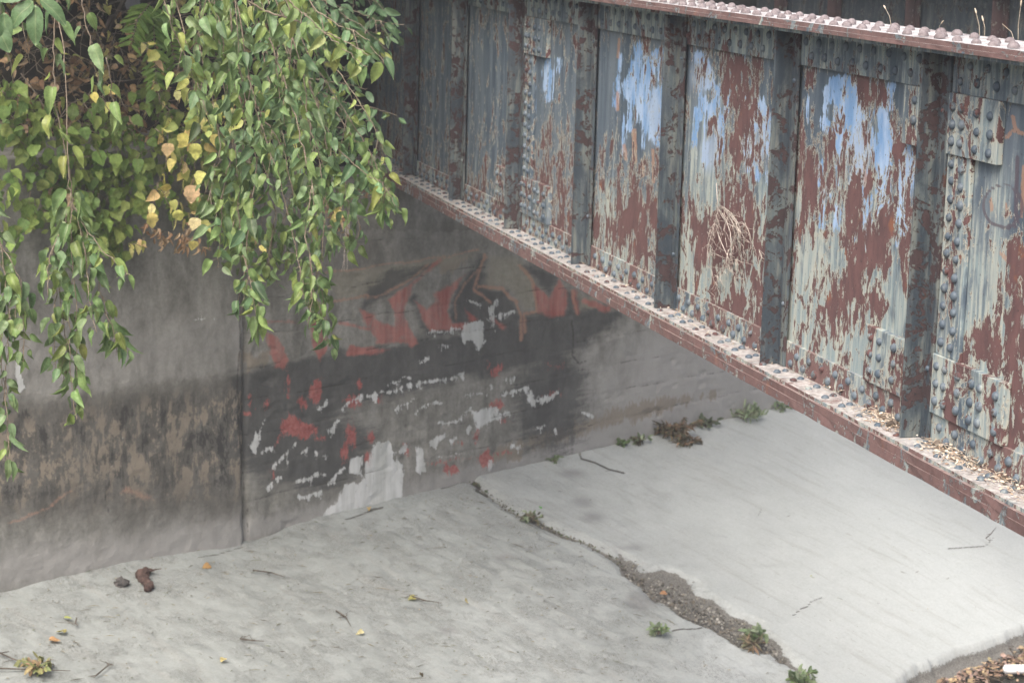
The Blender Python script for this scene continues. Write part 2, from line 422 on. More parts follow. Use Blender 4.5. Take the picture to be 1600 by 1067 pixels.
# ------------------------------------------------------------------ near plate girder
XO = 3.6465; XW = 3.752; YA, YB = 5.2, 17.12
gz0 = lambda v: CZ + v
def strokes_web(px, py):
    n = px.shape
    blue = np.full(n, -99.); white = np.full(n, -99.); orange = np.full(n, -99.); line = np.full(n, -99.)
    def bs(p, r):
        nonlocal blue; r = r * 1.2; blue = np.maximum(blue, stroke(px, py, p, r))
    # panel with the arch and drips
    bs([(1304, 128), (1307, 152)], 8); bs([(1320, 128), (1333, 143), (1341, 169), (1338, 186)], 11)
    bs([(1317, 150), (1314, 195), (1310, 235)], 10); bs([(1322, 175), (1333, 208), (1340, 234), (1343, 272)], 11)
    bs([(1379, 175), (1383, 227), (1382, 260), (1381, 296)], 9); bs([(1359, 210), (1366, 235), (1372, 258)], 7)
    bs([(1391, 195), (1394, 240)], 6); bs([(1344, 285), (1352, 325), (1355, 362)], 8); bs([(1290, 190), (1294, 206)], 7)
    bs([(1417, 225), (1420, 290), (1414, 305)], 9); bs([(1405, 250), (1408, 310)], 5); bs([(1416, 350), (1414, 380)], 5)
    # panel with two arches
    bs([(1095, 91), (1103, 110), (1104, 130)], 9); bs([(1099, 158), (1103, 168)], 6)
    bs([(1107, 200), (1121, 138), (1130, 138), (1138, 156), (1123, 208)], 5.5)
    bs([(1158, 80), (1148, 116)], 6); bs([(1165, 235), (1177, 182), (1184, 156), (1194, 175), (1200, 208), (1202, 236)], 6.5)
    bs([(1168, 225), (1171, 265)], 7); bs([(1192, 205), (1203, 230)], 7)
    # next panel
    bs([(999, 75), (993, 107), (980, 146)], 7); bs([(1032, 84), (1018, 97), (1012, 130)], 8)
    bs([(988, 140), (1002, 169), (1012, 195), (1028, 221)], 9); bs([(1027, 145), (1029, 205)], 9); bs([(1008, 105), (1002, 150)], 6)
    bs([(975, 130), (980, 150)], 5)
    rr = random.Random(5)
    for (xa_, xb_, ya_, yb_, k_) in ((960, 1034, 85, 215, 16), (1085, 1200, 95, 250, 18), (1262, 1420, 130, 330, 30), (1290, 1400, 300, 400, 8), (830, 900, 90, 170, 4)):
        for _ in range(k_):
            x_, y_ = rr.uniform(xa_, xb_), rr.uniform(ya_, yb_); l_ = rr.uniform(12, 60)
            bs([(x_, y_), (x_ - l_ * .05 + rr.uniform(-2, 2), y_ + l_)], rr.uniform(1.2, 4.2))
    white = np.maximum(blob(px, py, 1109, 238, 17, 34), blob(px, py, 1417, 270, 12, 60))
    white = np.maximum(white, blob(px, py, 1345, 235, 26, 60) - 6); white = np.maximum(white, blob(px, py, 1190, 215, 14, 45))
    white = np.maximum(white, blob(px, py, 1022, 180, 16, 60) - 3); white = np.maximum(white, blob(px, py, 1095, 120, 22, 36) - 4)
    for p, r in [([(990, 205), (991, 252)], 4), ([(964, 145), (965, 172)], 2.5), ([(975, 228), (977, 248)], 3),
                 ([(1020, 235), (1021, 285)], 3), ([(1003, 250), (1004, 275)], 2.5), ([(967, 60), (965, 90)], 2),
                 ([(1583, 183), (1586, 203), (1571, 216)], 3.4), ([(1586, 203), (1597, 209)], 3.4),
                 ([(1548, 312), (1550, 329)], 2.2), ([(1572, 318), (1574, 336)], 2.2), ([(1600, 260), (1596, 340)], 3),
                 ([(1562, 395), (1580, 412), (1600, 405)], 4), ([(1351, 255), (1352, 292)], 3)]:
        orange = np.maximum(orange, stroke(px, py, p, r))
    line = 2.0 - np.abs(np.hypot(px - 1567, (py - 322) / 1.08) - 30)
    line = np.maximum(line, stroke(px, py, [(1590, 245), (1588, 300), (1587, 345)], 3))
    line = np.maximum(line, stroke(px, py, [(1548, 348), (1570, 358), (1592, 352)], 2.2))
    return soft(blue, 8), soft(white, 14), soft(orange, 3), soft(line, 2.5)
RUSTB = [  # blobs of rust (+) and of sound paint (-) : x, y, rx, ry, weight
    (985, 340, 50, 60, .8), (1000, 440, 45, 45, .1), (965, 120, 25, 80, -.7), (1020, 90, 22, 30, .3), (1005, 160, 45, 80, -.35), (940, 160, 30, 150, -.3),
    (1120, 150, 20, 40, .25), (1150, 140, 22, 60, .7), (1168, 200, 22, 70, .6), (1180, 120, 15, 30, .4), (1095, 230, 24, 70, -.6), (1140, 345, 75, 55, .9), (1100, 300, 22, 30, -.5),
    (1110, 395, 40, 40, .5), (1125, 445, 55, 40, .0), (1165, 440, 35, 80, .3), (1120, 490, 70, 22, .7),
    (1348, 140, 14, 45, .7), (1378, 145, 24, 26, .6), (1265, 125, 10, 22, .8), (1410, 140, 30, 40, -1.), (1290, 150, 28, 45, -.9), (1330, 200, 30, 70, -.2), (1380, 215, 18, 70, -.5),
    (1262, 270, 16, 50, .6), (1295, 330, 13, 110, .7), (1320, 230, 8, 50, .5), (1350, 200, 8, 60, .6), (1402, 240, 12, 80, .8),
    (1270, 300, 30, 70, .2), (1340, 330, 60, 70, .35), (1360, 370, 70, 50, .6), (1290, 400, 40, 40, -.1), (1300, 370, 18, 70, -.7), (1270, 430, 25, 70, -.5),
    (1290, 470, 40, 60, .7), (1350, 440, 50, 50, .7), (1340, 500, 36, 40, .3), (1390, 430, 22, 60, -.3), (1395, 500, 22, 50, -.7), (1330, 560, 80, 40, -.2),
    (1570, 260, 60, 90, -1.), (1520, 330, 18, 60, -.6), (1555, 400, 30, 80, -.3), (1580, 430, 26, 80, .9), (1545, 370, 10, 40, .5), (1540, 540, 45, 50, .8), (1535, 440, 13, 70, -.8),
    (1590, 560, 20, 70, .5), (1590, 640, 30, 60, .5), (1520, 480, 12, 60, -.2),
    (870, 250, 60, 90, .35), (860, 120, 60, 110, -.5), (880, 330, 40, 60, .2), (760, 260, 60, 70, .1), (750, 120, 60, 120, -.5), (670, 150, 60, 200, -.2),
    (490, 280, 30, 200, 0)]
def build_web():
    ys = np.concatenate([np.arange(YA, 11.4, .0125), np.arange(11.4, YB, .025)])
    zs = np.arange(-1.90, -.4299, .0125)
    Yg, Zg = np.meshgrid(ys, zs, indexing='ij')
    P = np.stack([np.full_like(Yg, XW), Yg, Zg + CZ], -1)
    px, py = to_px(P)
    bl, wh, og, li = strokes_web(px, py)
    rb = np.full(px.shape, .45)
    for x, y, rx, ry, wt in RUSTB:
        rb += .55 * wt * np.exp(-1.3 * (((px - x) / rx) ** 2 + ((py - y) / ry) ** 2))
    hz = (Zg + 1.18) / .6                                   # +1 at the top, -1 at the bottom
    pm = np.clip(.52 - .34 * hz - .22 * (Yg > 10.2) - .3 * (Yg > 11.5), 0, 1)
    # scabby pale band just under the top angle, grime at both ends of every panel
    rb += .10 * (Zg < -1.68); rb = np.clip(rb, -.2, 1.15)
    k = np.abs(((Yg - 7.34) / 1.392) - np.round((Yg - 7.34) / 1.392)) * 1.392
    gr = np.clip(1 - k / .05, 0, 1) * .5 + np.clip((Zg + .66) / .06, 0, 1) * .5
    wht = np.clip(.0 + wh, 0, 1)
    m1 = np.stack([bl, og, np.clip(rb, 0, 1.2), pm], -1); m2 = np.stack([li, gr, wht, np.ones_like(gr)], -1)
    # the plate is slightly buckled between stiffeners
    ph = (Yg - 7.34) / 1.392 * PI
    P[..., 0] += .006 * (np.sin(ph) ** 2) * np.sin((Zg + 1.9) / 1.47 * PI) * (fbm(Yg * .8, Zg) - .5) * 2
    n, mm = Yg.shape
    idx = np.arange(n * mm).reshape(n, mm)
    Fq = np.stack([idx[:-1, :-1], idx[:-1, 1:], idx[1:, 1:], idx[1:, :-1]], -1).reshape(-1, 4)
    V = P.reshape(-1, 3)
    # back skin
    V2 = np.array([(XW + .012, ys[0], zs[0] + CZ), (XW + .012, ys[0], zs[-1] + CZ), (XW + .012, ys[-1], zs[-1] + CZ), (XW + .012, ys[-1], zs[0] + CZ)])
    base = len(V); V = np.concatenate([V, V2])
    Fb = [tuple(f) for f in Fq.tolist()] + [(base, base + 3, base + 2, base + 1)]
    e = list(idx[0, :]); Fb.append(tuple(int(i) for i in e) + (base + 1, base))
    e = list(idx[:, -1]); Fb.append(tuple(int(i) for i in e) + (base + 2, base + 1))
    e = list(idx[-1, ::-1]); Fb.append(tuple(int(i) for i in e) + (base + 3, base + 2))
    e = list(idx[::-1, 0]); Fb.append(tuple(int(i) for i in e) + (base, base + 3))
    z4 = np.zeros((4, 4)); z4[:, 3] = 1
    return V, Fb, {'m1': np.concatenate([m1.reshape(-1, 4), z4]), 'm2': np.concatenate([m2.reshape(-1, 4), z4])}

girder = thing('plate_girder', (3.765, 7.34, CZ - 1.98), 'riveted steel plate girder with peeling blue grey paint, rust and blue graffiti, nearest the camera', 'bridge girder')
V, Fb, cols = build_web()
mesh_obj('web_plate', V, Fb, M_WEB, girder, True, cols)

def long_box(x0, x1, z0, z1, jit=.0, n=120, ya=YA, yb=YB):
    """a long rolled section with slightly corroded uneven edges"""
    ys = np.linspace(ya, yb, n); V = []; Fc = []
    for i, y in enumerate(ys):
        j = (RNG.random(4) - .5) * jit
        V += [(x0 + j[0], y, z0 + CZ), (x0 + j[1], y, z1 + CZ), (x1, y, z1 + CZ + 0), (x1, y, z0 + CZ)]
        if i:
            a = (i - 1) * 4; b = i * 4
            for k in range(4): Fc.append((a + k, b + k, b + (k + 1) % 4, a + (k + 1) % 4))
    Fc += [(0, 1, 2, 3), (n * 4 - 1, n * 4 - 2, n * 4 - 3, n * 4 - 4)]
    return np.array(V), Fc
def flange(parts, name, mat):
    b = B()
    for p in parts: b.add(*long_box(*p))
    return b.build(name, mat, girder)
flange([(3.602, 3.928, -.412, -.394, .003), (3.598, 3.932, -.4295, -.4125, .003)], 'top_flange', M_FL)
flange([(3.5995, 3.924, -1.944, -1.911, .005), (3.597, 3.933, -1.982, -1.9445, .006)], 'bottom_flange', M_FLB)
def angle(name, outx, rootx, zf, zleg, mat, th=.014, mat2=None):
    """flange angle: horizontal leg outx..rootx at zf, vertical leg on the web down / up to zleg"""
    b = B()
    if zleg < zf:
        b.add(*long_box(outx, rootx, zf - th, zf, .003)); b.add(*long_box(rootx - th if outx < rootx else rootx, rootx if outx < rootx else rootx + th, zleg, zf - th - .0005, .0))
    else:
        b.add(*long_box(outx, rootx, zf, zf + th, .003)); b.add(*long_box(rootx - th if outx < rootx else rootx, rootx if outx < rootx else rootx + th, zf + th + .0005, zleg, .0))
    o = b.build(name, mat, girder)
    if mat2:
        o.data.materials.append(mat2)
        for p in o.data.polygons:
            if p.center[2] - CZ > zf + .02: p.material_index = 1
    return o
angle('flange_angle', 3.617, XW - .001, -.4305, -.588, M_ANGLE_T)
angle('flange_angle', 3.612, XW - .001, -1.9105, -1.782, M_ANGLE_B, mat2=M_ANGLE_L)
angle('flange_angle', 3.91, XW + .013, -.4305, -.588, M_ANGLE_T)
angle('flange_angle', 3.905, XW + .013, -1.9105, -1.782, M_ANGLE_B)
STY = [7.34 + 1.392 * k for k in range(-1, 7)]
xa = XW - .0155                       # face of the angle legs
for k, y in enumerate(STY):
    for side in (0, 1):
        b = B()
        if side == 0:
            b.box((XO, y, CZ - 1.8955), (xa, y + .012, CZ - .4455))
            b.box((xa - .0125, y - .072, CZ - 1.8955), (xa - .0005, y - .0005, CZ - .4455))
        else:
            if k in (0, 7): pass
            b.box((XW + .028, y, CZ - 1.8955), (XW + .135, y + .012, CZ - .4455))
            b.box((XW + .028, y - .072, CZ - 1.8955), (XW + .040, y - .0005, CZ - .4455))
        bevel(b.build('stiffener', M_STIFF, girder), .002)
# splices on both sides of a stiffener: top plate, vertical strip, bottom plate
xs = XW - .0285
SPL = [(7.34, 6.885, 7.635, 6.713, 7.86), (12.908, 12.365, 13.2, 12.25, 13.42)]
for (yc, a0, a1, b0, b1) in SPL:
    for (y0, y1) in ((a0, yc - .0735), (yc + .0135, a1)):
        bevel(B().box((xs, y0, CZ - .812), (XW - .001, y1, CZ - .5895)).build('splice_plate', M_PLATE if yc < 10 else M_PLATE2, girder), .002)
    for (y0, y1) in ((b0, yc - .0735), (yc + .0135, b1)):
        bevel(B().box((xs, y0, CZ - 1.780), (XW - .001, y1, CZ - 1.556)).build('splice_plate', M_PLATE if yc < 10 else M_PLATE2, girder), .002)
    bevel(B().box((xs + .010, yc - .255, CZ - 1.5555), (XW - .001, yc - .0735, CZ - .8125)).build('splice_strip', M_PLATE if yc < 10 else M_PLATE2, girder), .002)
    bevel(B().box((xs + .010, yc + .0135, CZ - 1.5555), (XW - .001, yc + .09, CZ - .8125)).build('splice_strip', M_PLATE if yc < 10 else M_PLATE2, girder), .002)

def rivet_mesh(name, r, h, mat):
    V = [(0, 0, h)]; Fc = []; R = [(.45, .90), (.8, .62), (.97, .28), (1., 0.)]; k = 12
    for rr, hh in R:
        for j in range(k): V.append((r * rr * math.cos(2 * PI * j / k), r * rr * math.sin(2 * PI * j / k), h * hh))
    for j in range(k): Fc.append((0, 1 + j, 1 + (j + 1) % k))
    for i in range(3):
        for j in range(k): Fc.append((1 + i * k + j, 1 + (i + 1) * k + j, 1 + (i + 1) * k + (j + 1) % k, 1 + i * k + (j + 1) % k))
    me = bpy.data.meshes.new(name); me.from_pydata(V, [], Fc); me.materials.append(mat)
    me.polygons.foreach_set('use_smooth', [True] * len(me.polygons)); return me
ME_RIV = rivet_mesh('rivet', .0180, .0150, M_RIV); ME_RIVT = rivet_mesh('rivet', .0205, .021, M_RIVTOP)
riv = []      # (pos, dir, mesh)   dir: 0 = facing -x, 1 = up
def rv(x, y, z, d=0, s=1.): riv.append(((x, y + random.uniform(-.006, .006), CZ + z + random.uniform(-.003, .003)), d, s * random.uniform(.9, 1.08)))
y = 6.0
i = 0
while y < 16.6:                        # flange tops and angle legs
    near = min(abs(y - s) for s in STY)
    rv(3.644, y, -.394, 1); rv(3.815, y + .067, -.394, 1)
    if i % 3 == 1: rv(3.735, y + .03, -.394, 1)
    def clear(yy): return all(not (s - .095 < yy < s + .03) for s in STY)
    if clear(y): rv(xa, y, -.545)
    if clear(y + .067): rv(xa, y + .067, -.485)
    if clear(y): rv(xa, y, -1.825)
    if clear(y + .067): rv(xa, y + .067, -1.868)
    y += .134; i += 1
y = 6.03
while y < 16.4:
    rv(3.652, y, -1.8965, 2, .9)
    if clear(y + .03): rv(3.700, y + .03, -1.8965, 2, .9)
    y += .168
for yc, a0, a1, b0, b1 in SPL:
    for c in (yc - .115, yc - .185, yc - .30, yc - .40):
        for z in (-.635, -.70, -.765): rv(xs, c, z - .01 * (c < yc - .2))
    for z in (-.635, -.70, -.765): rv(xs, yc + .07, z); 
    for z in (-.64, -.72): rv(xs, yc + .2, z)
    for j in range(11):
        z = -.845 - j * .066
        rv(xs + .010, yc - .115, z); rv(xs + .010, yc - .195, z - .012)
    for j in range(5): rv(xs + .010, yc + .055, -.88 - j * .14)
    for c in (yc - .11, yc - .18, yc - .28, yc - .385, yc - .455, yc - .575):
        for j in range(3): rv(xs, c, -1.60 - j * .065 - (.01 if c < yc - .3 else 0))
    for c in (yc + .06, yc + .13, yc + .25, yc + .38, yc + .46):
        for j in range(3):
            if random.random() < .85: rv(xs, c, -1.60 - j * .065)
for s in STY[1:]:                      # rivets down the stiffener leg
    if s in (SPL[0][0],): pass
    for j in (0, 8): rv(xa - .0125, s - .038, -.66 - j * .12, 0, .6)
def vis(p):
    x, y = to_px(np.array(p[0])); return -5 < x < 1605 and -5 < y < 1072
shown = [p for p in riv if vis(p)]
shown.sort(key=lambda p: np.linalg.norm(np.array(p[0]) - EYE))
def riv_mat(p):
    loc, d, s = p
    Mx = Matrix.Translation(loc)
    if d == 0: Mx = Mx @ Matrix.Rotation(-PI / 2, 4, 'Y')
    return Mx @ Matrix.Diagonal((s, s, s, 1))
for p in shown[:100]:
    o = bpy.data.objects.new('rivet', ME_RIVT if p[1] == 1 else ME_RIV); COL.objects.link(o)
    o.matrix_local = riv_mat(p); adopt(o, girder)
def merged_rivets(ps, name, me, mat, parent):
    vv = np.array([v.co[:] for v in me.vertices]); ff = [tuple(f.vertices) for f in me.polygons]; b = B()
    for p in ps:
        Mx = np.array(riv_mat(p)); b.add(vv @ Mx[:3, :3].T + Mx[:3, 3], ff)
    return tag(b.build(name, mat, parent, True), kind='stuff')
rest = shown[100:]
merged_rivets([p for p in rest if p[1] != 1], 'rivet', ME_RIV, M_RIV, girder)
merged_rivets([p for p in rest if p[1] == 1], 'rivet', ME_RIVT, M_RIVTOP, girder)

# ------------------------------------------------------------------ far girder
far = thing('plate_girder', (8.0, 15., CZ - 1.98), 'dark second plate girder seen above the near flange at top right', 'bridge girder')
XF = 8.01
def fb(name, boxes, mat):
    b = B()
    for a, c in boxes: b.box(a, c)
    return b.build(name, mat, far)
FA, FB = 9.0, 19.7
fb('web_plate', [((XF, FA, CZ - 1.9), (XF + .012, FB, CZ - .43))], M_FAR)
fb('top_flange', [((XF - .15, FA, CZ - .43), (XF + .17, FB, CZ - .395))], M_FAR)
fb('bottom_flange', [((XF - .15, FA, CZ - 1.98), (XF + .17, FB, CZ - 1.91))], M_FAR)
fb('flange_angle', [((XF - .016, FA, CZ - .595), (XF - .001, FB, CZ - .4305))], M_FAR)
fb('flange_angle', [((XF - .016, FA, CZ - 1.9), (XF - .001, FB, CZ - 1.77))], M_FAR)
for y in (10.6, 12.03, 13.42, 14.81, 16.26, 17.79, 18.99):
    fb('stiffener', [((XF - .11, y, CZ - 1.9), (XF - .017, y + .012, CZ - .4305)), ((XF - .030, y - .08, CZ - 1.9), (XF - .017, y - .0005, CZ - .4305))], M_FARST)
fr = []
y = 13.6
while y < 19.4:
    if all(not (s - .12 < y < s + .05) for s in (13.42, 14.81, 16.26, 17.79, 18.99)):
        fr.append(((XF - .016, y, CZ - .545), 0, 1.2))
    y += .15
merged_rivets(fr, 'rivet', ME_RIV, M_FAR, far)

# ------------------------------------------------------------------ abutment walls
SEAM = -1.44
def wall_masks(px, py, S, Zr):
    n = px.shape
    px0, py0 = px, py
    w1, w2 = fbm(S * 7 + 3, Zr * 7, 4) - .5, fbm(S * 7 + 60, Zr * 7 + 8, 4) - .5
    sx, sy = px + 9 * w1, py + 9 * w2
    u, v = S * 5, Zr * 5
    px = px + 7 * (fbm(u, v, 3) - .5) + 9 * (fbm(u * 3 + 7, v * 3, 4) - .5); py = py + 7 * (fbm(u + 50, v + 9, 3) - .5) + 9 * (fbm(u * 3 + 31, v * 2 + 5, 4) - .5)
    red = np.full(n, -99.); white = red.copy(); black = red.copy(); olive = red.copy(); orange = red.copy(); tan = red.copy()
    light = np.zeros(n); damp = np.zeros(n); scabs = np.full(n, -99.); line = red.copy()
    c7 = lambda pts: [(350 + p[0] * .375, 380 + p[1] * .375) + tuple(p[2:]) for p in pts]
    mx = np.maximum
    # --- letters
    for pl in ([(180, 365), (225, 395), (272, 490), (250, 530), (212, 528), (195, 455)],
               [(365, 305), (425, 360), (435, 440), (395, 500), (362, 420)],
               [(800, 140), (782, 215), (752, 268), (768, 350), (815, 415), (780, 430), (735, 395), (700, 420), (645, 425), (602, 350), (628, 308), (672, 340), (712, 350), (716, 300), (680, 232), (738, 198)],
               [(790, 232), (848, 272), (880, 240), (872, 205), (930, 175), (1005, 128), (955, 205), (928, 280), (962, 350), (905, 362), (865, 368), (828, 322)],
               [(1285, 165), (1352, 222), (1398, 150), (1435, 195), (1420, 300), (1350, 315), (1302, 290)],
               [(510, 470), (530, 425), (620, 430), (690, 450), (600, 470)], [(560, 270), (640, 300), (600, 350)],
               [(1000, 270), (1060, 315), (1020, 330)]):
        red = mx(red, poly(sx, sy, c7(pl)))
    for p, r in (([(180, 330), (300, 325)], 5), ([(180, 370), (215, 520)], 5), ([(480, 330), (600, 350), (680, 340)], 6), ([(700, 230), (810, 150), (900, 70)], 9),
                 ([(1460, 200), (1470, 285)], 12), ([(1500, 240), (1600, 275)], 16), ([(870, 350), (1000, 350)], 16), ([(1120, 310), (1160, 350)], 10), ([(640, 415), (800, 400)], 10)):
        red = mx(red, stroke(sx, sy, c7(p), r * .375))
    letters = red; red = np.full(n, -99.)
    # splashes lower down
    for x, y, rx, ry in ((285, 760, 50, 40), (345, 780, 45, 35), (390, 810, 30, 12), (265, 590, 12, 50), (385, 620, 30, 45), (330, 660, 18, 25), (540, 660, 34, 28),
                         (650, 655, 14, 22), (525, 800, 22, 60), (500, 860, 20, 40), (615, 815, 22, 26), (1130, 530, 30, 26), (1380, 515, 30, 10), (1140, 680, 32, 22),
                         (1165, 740, 22, 14), (1050, 800, 14, 30), (110, 650, 10, 30), (95, 705, 22, 12), (170, 670, 14, 18), (565, 585, 10, 16), (1095, 900, 36, 36), (945, 940, 40, 22),
                         (1370, 630, 36, 12), (990, 835, 26, 6), (755, 860, 14, 24), (205, 960, 8, 20), (600, 900, 20, 30)):
        red = mx(red, blob(px, py, 350 + x * .375, 380 + y * .375, rx * .375 * 1.1, ry * .375 * 1.1))
    for p, r in (([(265, 560), (240, 660)], 5), ([(260, 760), (200, 860)], 4), ([(410, 560), (360, 660)], 6), ([(1095, 490), (1150, 560)], 6), ([(850, 920), (1180, 870)], 7)):
        red = mx(red, stroke(px, py, c7(p), r * .375))
    splash = red; red = letters
    # outlines
    for p, r in (([(1090, 50), (1062, 130), (1045, 190), (1110, 248)], 8), ([(1065, 178), (1160, 188), (1215, 240), (1238, 300), (1240, 400)], 8),
                 ([(1235, 95), (1285, 170), (1302, 280), (1250, 290), (1255, 370)], 8), ([(1455, 195), (1468, 290)], 7), ([(970, 330), (960, 250), (1000, 170), (1100, 60)], 5),
                 ([(600, 230), (700, 200), (800, 130), (850, 90)], 6), ([(450, 245), (600, 220)], 7), ([(420, 130), (600, 100), (900, 60), (1060, 25)], 5)):
        orange = mx(orange, stroke(sx, sy, c7(p), r * .375))
    tan = mx(tan, poly(px, py, [(880, 665), (1010, 625), (1120, 610), (1120, 618), (1000, 655), (880, 690), (760, 722), (755, 712)]) * 1.0 + 3.0)
    olive = mx(olive, poly(px, py, c7([(1100, 50), (1230, 60), (1300, 160), (1310, 280), (1250, 290), (1190, 200), (1080, 180)])))
    olive = mx(olive, poly(px, py, c7([(1470, 200), (1560, 215), (1560, 280), (1475, 290)])))
    olive = mx(olive, poly(px, py, c7([(420, 110), (1060, 25), (1040, 70), (880, 110), (760, 180), (640, 220), (460, 235)])) - 2)
    tan = mx(tan, poly(px, py, c7([(880, 70), (1060, 25), (1040, 60), (930, 150), (890, 130)])))
    tan = mx(tan, poly(px, py, c7([(60, 440), (180, 455), (190, 520), (70, 550)])) - 1)
    # black mud / paint band and the dark interiors of the letters
    band = poly(px, py, c7([(45, 560), (400, 480), (700, 440), (1000, 385), (1240, 360), (1480, 320), (1640, 300), (1500, 420), (1180, 520), (880, 580), (600, 640), (400, 720), (240, 830), (60, 900)]))
    black = mx(black, band * .8 + 6)
    for pl in ([(770, 240), (830, 330), (860, 380), (1000, 375), (1100, 400), (1230, 380), (1235, 300), (1180, 200), (1100, 190), (1080, 170), (1100, 60), (1060, 50), (1000, 140), (960, 210), (935, 290), (965, 350), (880, 370), (820, 330), (800, 210)],
               [(1250, 100), (1330, 110), (1400, 140), (1352, 205), (1290, 150)], [(1420, 190), (1458, 200), (1462, 300), (1425, 310)], [(600, 180), (700, 120), (900, 80), (800, 130), (700, 200), (580, 270)],
               [(1230, 300), (1600, 270), (1600, 330), (1230, 400)]):
        black = mx(black, poly(sx, sy, c7(pl)) + 2)
    black = mx(black, blob(px, py, 860, 620, 60, 90) * .35)
    black = mx(black, blob(px, py, 480, 700, 110, 70) * .35)
    rw = random.Random(9)
    # white efflorescence, board lines, big patch
    for pl in ([(470, 1067), (500, 1010), (570, 990), (600, 900), (640, 830), (690, 820), (705, 900), (750, 930), (752, 1060), (600, 1120), (430, 1200), (400, 1130)],
               [(990, 345), (1030, 322), (1080, 318), (1085, 400), (1060, 455), (1045, 415), (1020, 400), (1010, 425), (985, 400)],
               [(1032, 705), (1130, 682), (1150, 740), (1100, 750), (1085, 765), (1055, 778)],
               [(800, 855), (832, 850), (838, 940), (818, 975), (795, 930)],
               [(850, 830), (930, 790), (920, 810), (880, 860), (860, 855)], [(100, 850), (135, 790), (150, 830), (135, 890)],
               [(1250, 605), (1290, 640), (1300, 655), (1270, 660)], [(1305, 640), (1385, 630), (1370, 650), (1330, 665), (1315, 680)],
               [(520, 900), (580, 880), (575, 970), (520, 960)], [(1100, 900), (1120, 885), (1122, 935), (1105, 940)], [(630, 620), (650, 620), (645, 680), (632, 660)],
               [(955, 560), (975, 555), (970, 590)]):
        white = mx(white, poly(px, py, c7(pl)))
    for p, r in (([(490, 690), (560, 640), (740, 600)], 6), ([(760, 590), (880, 570), (1000, 550)], 7), ([(680, 585), (770, 560)], 3), ([(720, 695), (800, 650)], 5), ([(795, 710), (840, 670), (910, 665)], 6),
                 ([(900, 750), (970, 745), (1025, 695)], 6), ([(1010, 635), (1100, 630)], 5), ([(1160, 635), (1270, 600), (1290, 655), (1390, 625)], 7), ([(1160, 570), (1210, 568)], 4),
                 ([(840, 375), (980, 355)], 6), ([(900, 430), (940, 420)], 8), ([(1010, 240), (1070, 260)], 7), ([(1110, 280), (1140, 240)], 7), ([(1090, 310), (1200, 290)], 6), ([(1115, 300), (1120, 340)], 9),
                 ([(110, 870), (150, 800), (170, 730)], 6), ([(160, 870), (200, 845), (215, 870)], 6), ([(210, 940), (250, 880), (300, 820)], 5), ([(265, 870), (270, 920)], 9), ([(320, 880), (360, 850)], 7),
                 ([(430, 780), (480, 740)], 8), ([(400, 690), (430, 655)], 6), ([(310, 1000), (400, 960), (430, 960)], 9), ([(440, 1000), (500, 930)], 9), ([(170, 1030), (230, 980)], 5), ([(320, 1060), (410, 1030)], 8),
                 ([(950, 825), (965, 815)], 12), ([(1020, 790), (1030, 770)], 8), ([(1150, 720), (1185, 705)], 9), ([(1300, 770), (1340, 760)], 8), ([(1380, 775), (1385, 790)], 9), ([(1180, 850), (1235, 850)], 7),
                 ([(1495, 700), (1535, 722)], 10), ([(1100, 280), (1120, 260)], 5), ([(740, 870), (760, 850)], 10), ([(690, 880), (715, 875)], 8), ([(820, 490), (850, 480)], 6), ([(1110, 590), (1114, 605)], 7),
                 ([(1210, 640), (1160, 620)], 3), ([(900, 890), (1000, 880)], 4), ([(380, 870), (430, 885)], 4)):
        cp = c7(p); white = mx(white, stroke(px, py, cp, r * .375 * .85))
        for (x1, y1), (x2, y2) in zip(cp[:-1], cp[1:]):
            nn_ = int(math.hypot(x2 - x1, y2 - y1) / 4) + 1
            for _ in range(nn_):
                if rw.random() < .45: continue
                q = rw.random(); x_, y_ = x1 + (x2 - x1) * q, y1 + (y2 - y1) * q
                white = mx(white, stroke(px, py, [(x_, y_, rw.uniform(1.2, 2.4)), (x_ + rw.uniform(-1, 1), y_ + rw.uniform(2, 4.5) * r * .375, .5)], 1))
    # left panel: scabs, tan, lime
    L = S < SEAM
    c8 = lambda pts: [(p[0] * .375, 420 + p[1] * .375) + tuple(p[2:]) for p in pts]
    for x, y, rx, ry in ((515, 640, 50, 70), (90, 610, 50, 50), (460, 840, 50, 30), (450, 900, 16, 60)):
        scabs = mx(scabs, np.where(L, blob(px, py, x * .375, 420 + y * .375, rx * .375, ry * .375), -99))
    orange = mx(orange, np.where(L, stroke(px, py, c8([(40, 1060), (160, 1010), (300, 930)]), 4) - 2, -99))
    orange = mx(orange, np.where(L, poly(px, py, c8([(460, 950), (520, 890), (600, 900), (700, 1000), (560, 960)])) * .4 - 3, -99))
    white = mx(white, np.where(L, stroke(px, py, c8([(80, 400), (85, 500)]), 10) - 4, -99))
    white = mx(white, np.where(L, stroke(px, py, c8([(810, 210), (890, 210)]), 3) - 2.0, -99))
    # broad tones
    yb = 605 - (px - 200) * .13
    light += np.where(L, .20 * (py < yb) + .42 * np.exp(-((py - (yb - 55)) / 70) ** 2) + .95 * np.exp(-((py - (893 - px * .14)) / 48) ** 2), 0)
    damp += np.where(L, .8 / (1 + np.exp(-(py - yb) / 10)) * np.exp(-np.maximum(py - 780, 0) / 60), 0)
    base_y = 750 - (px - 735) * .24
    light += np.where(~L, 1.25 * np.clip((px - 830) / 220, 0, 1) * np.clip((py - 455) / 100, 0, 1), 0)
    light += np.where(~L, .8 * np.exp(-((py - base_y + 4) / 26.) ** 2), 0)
    damp += np.where(~L, .45 * np.exp(-((py - (395 - (px - 600) * .12)) / 45.) ** 2) * (px < 860) + .25 * (py < 360), 0)
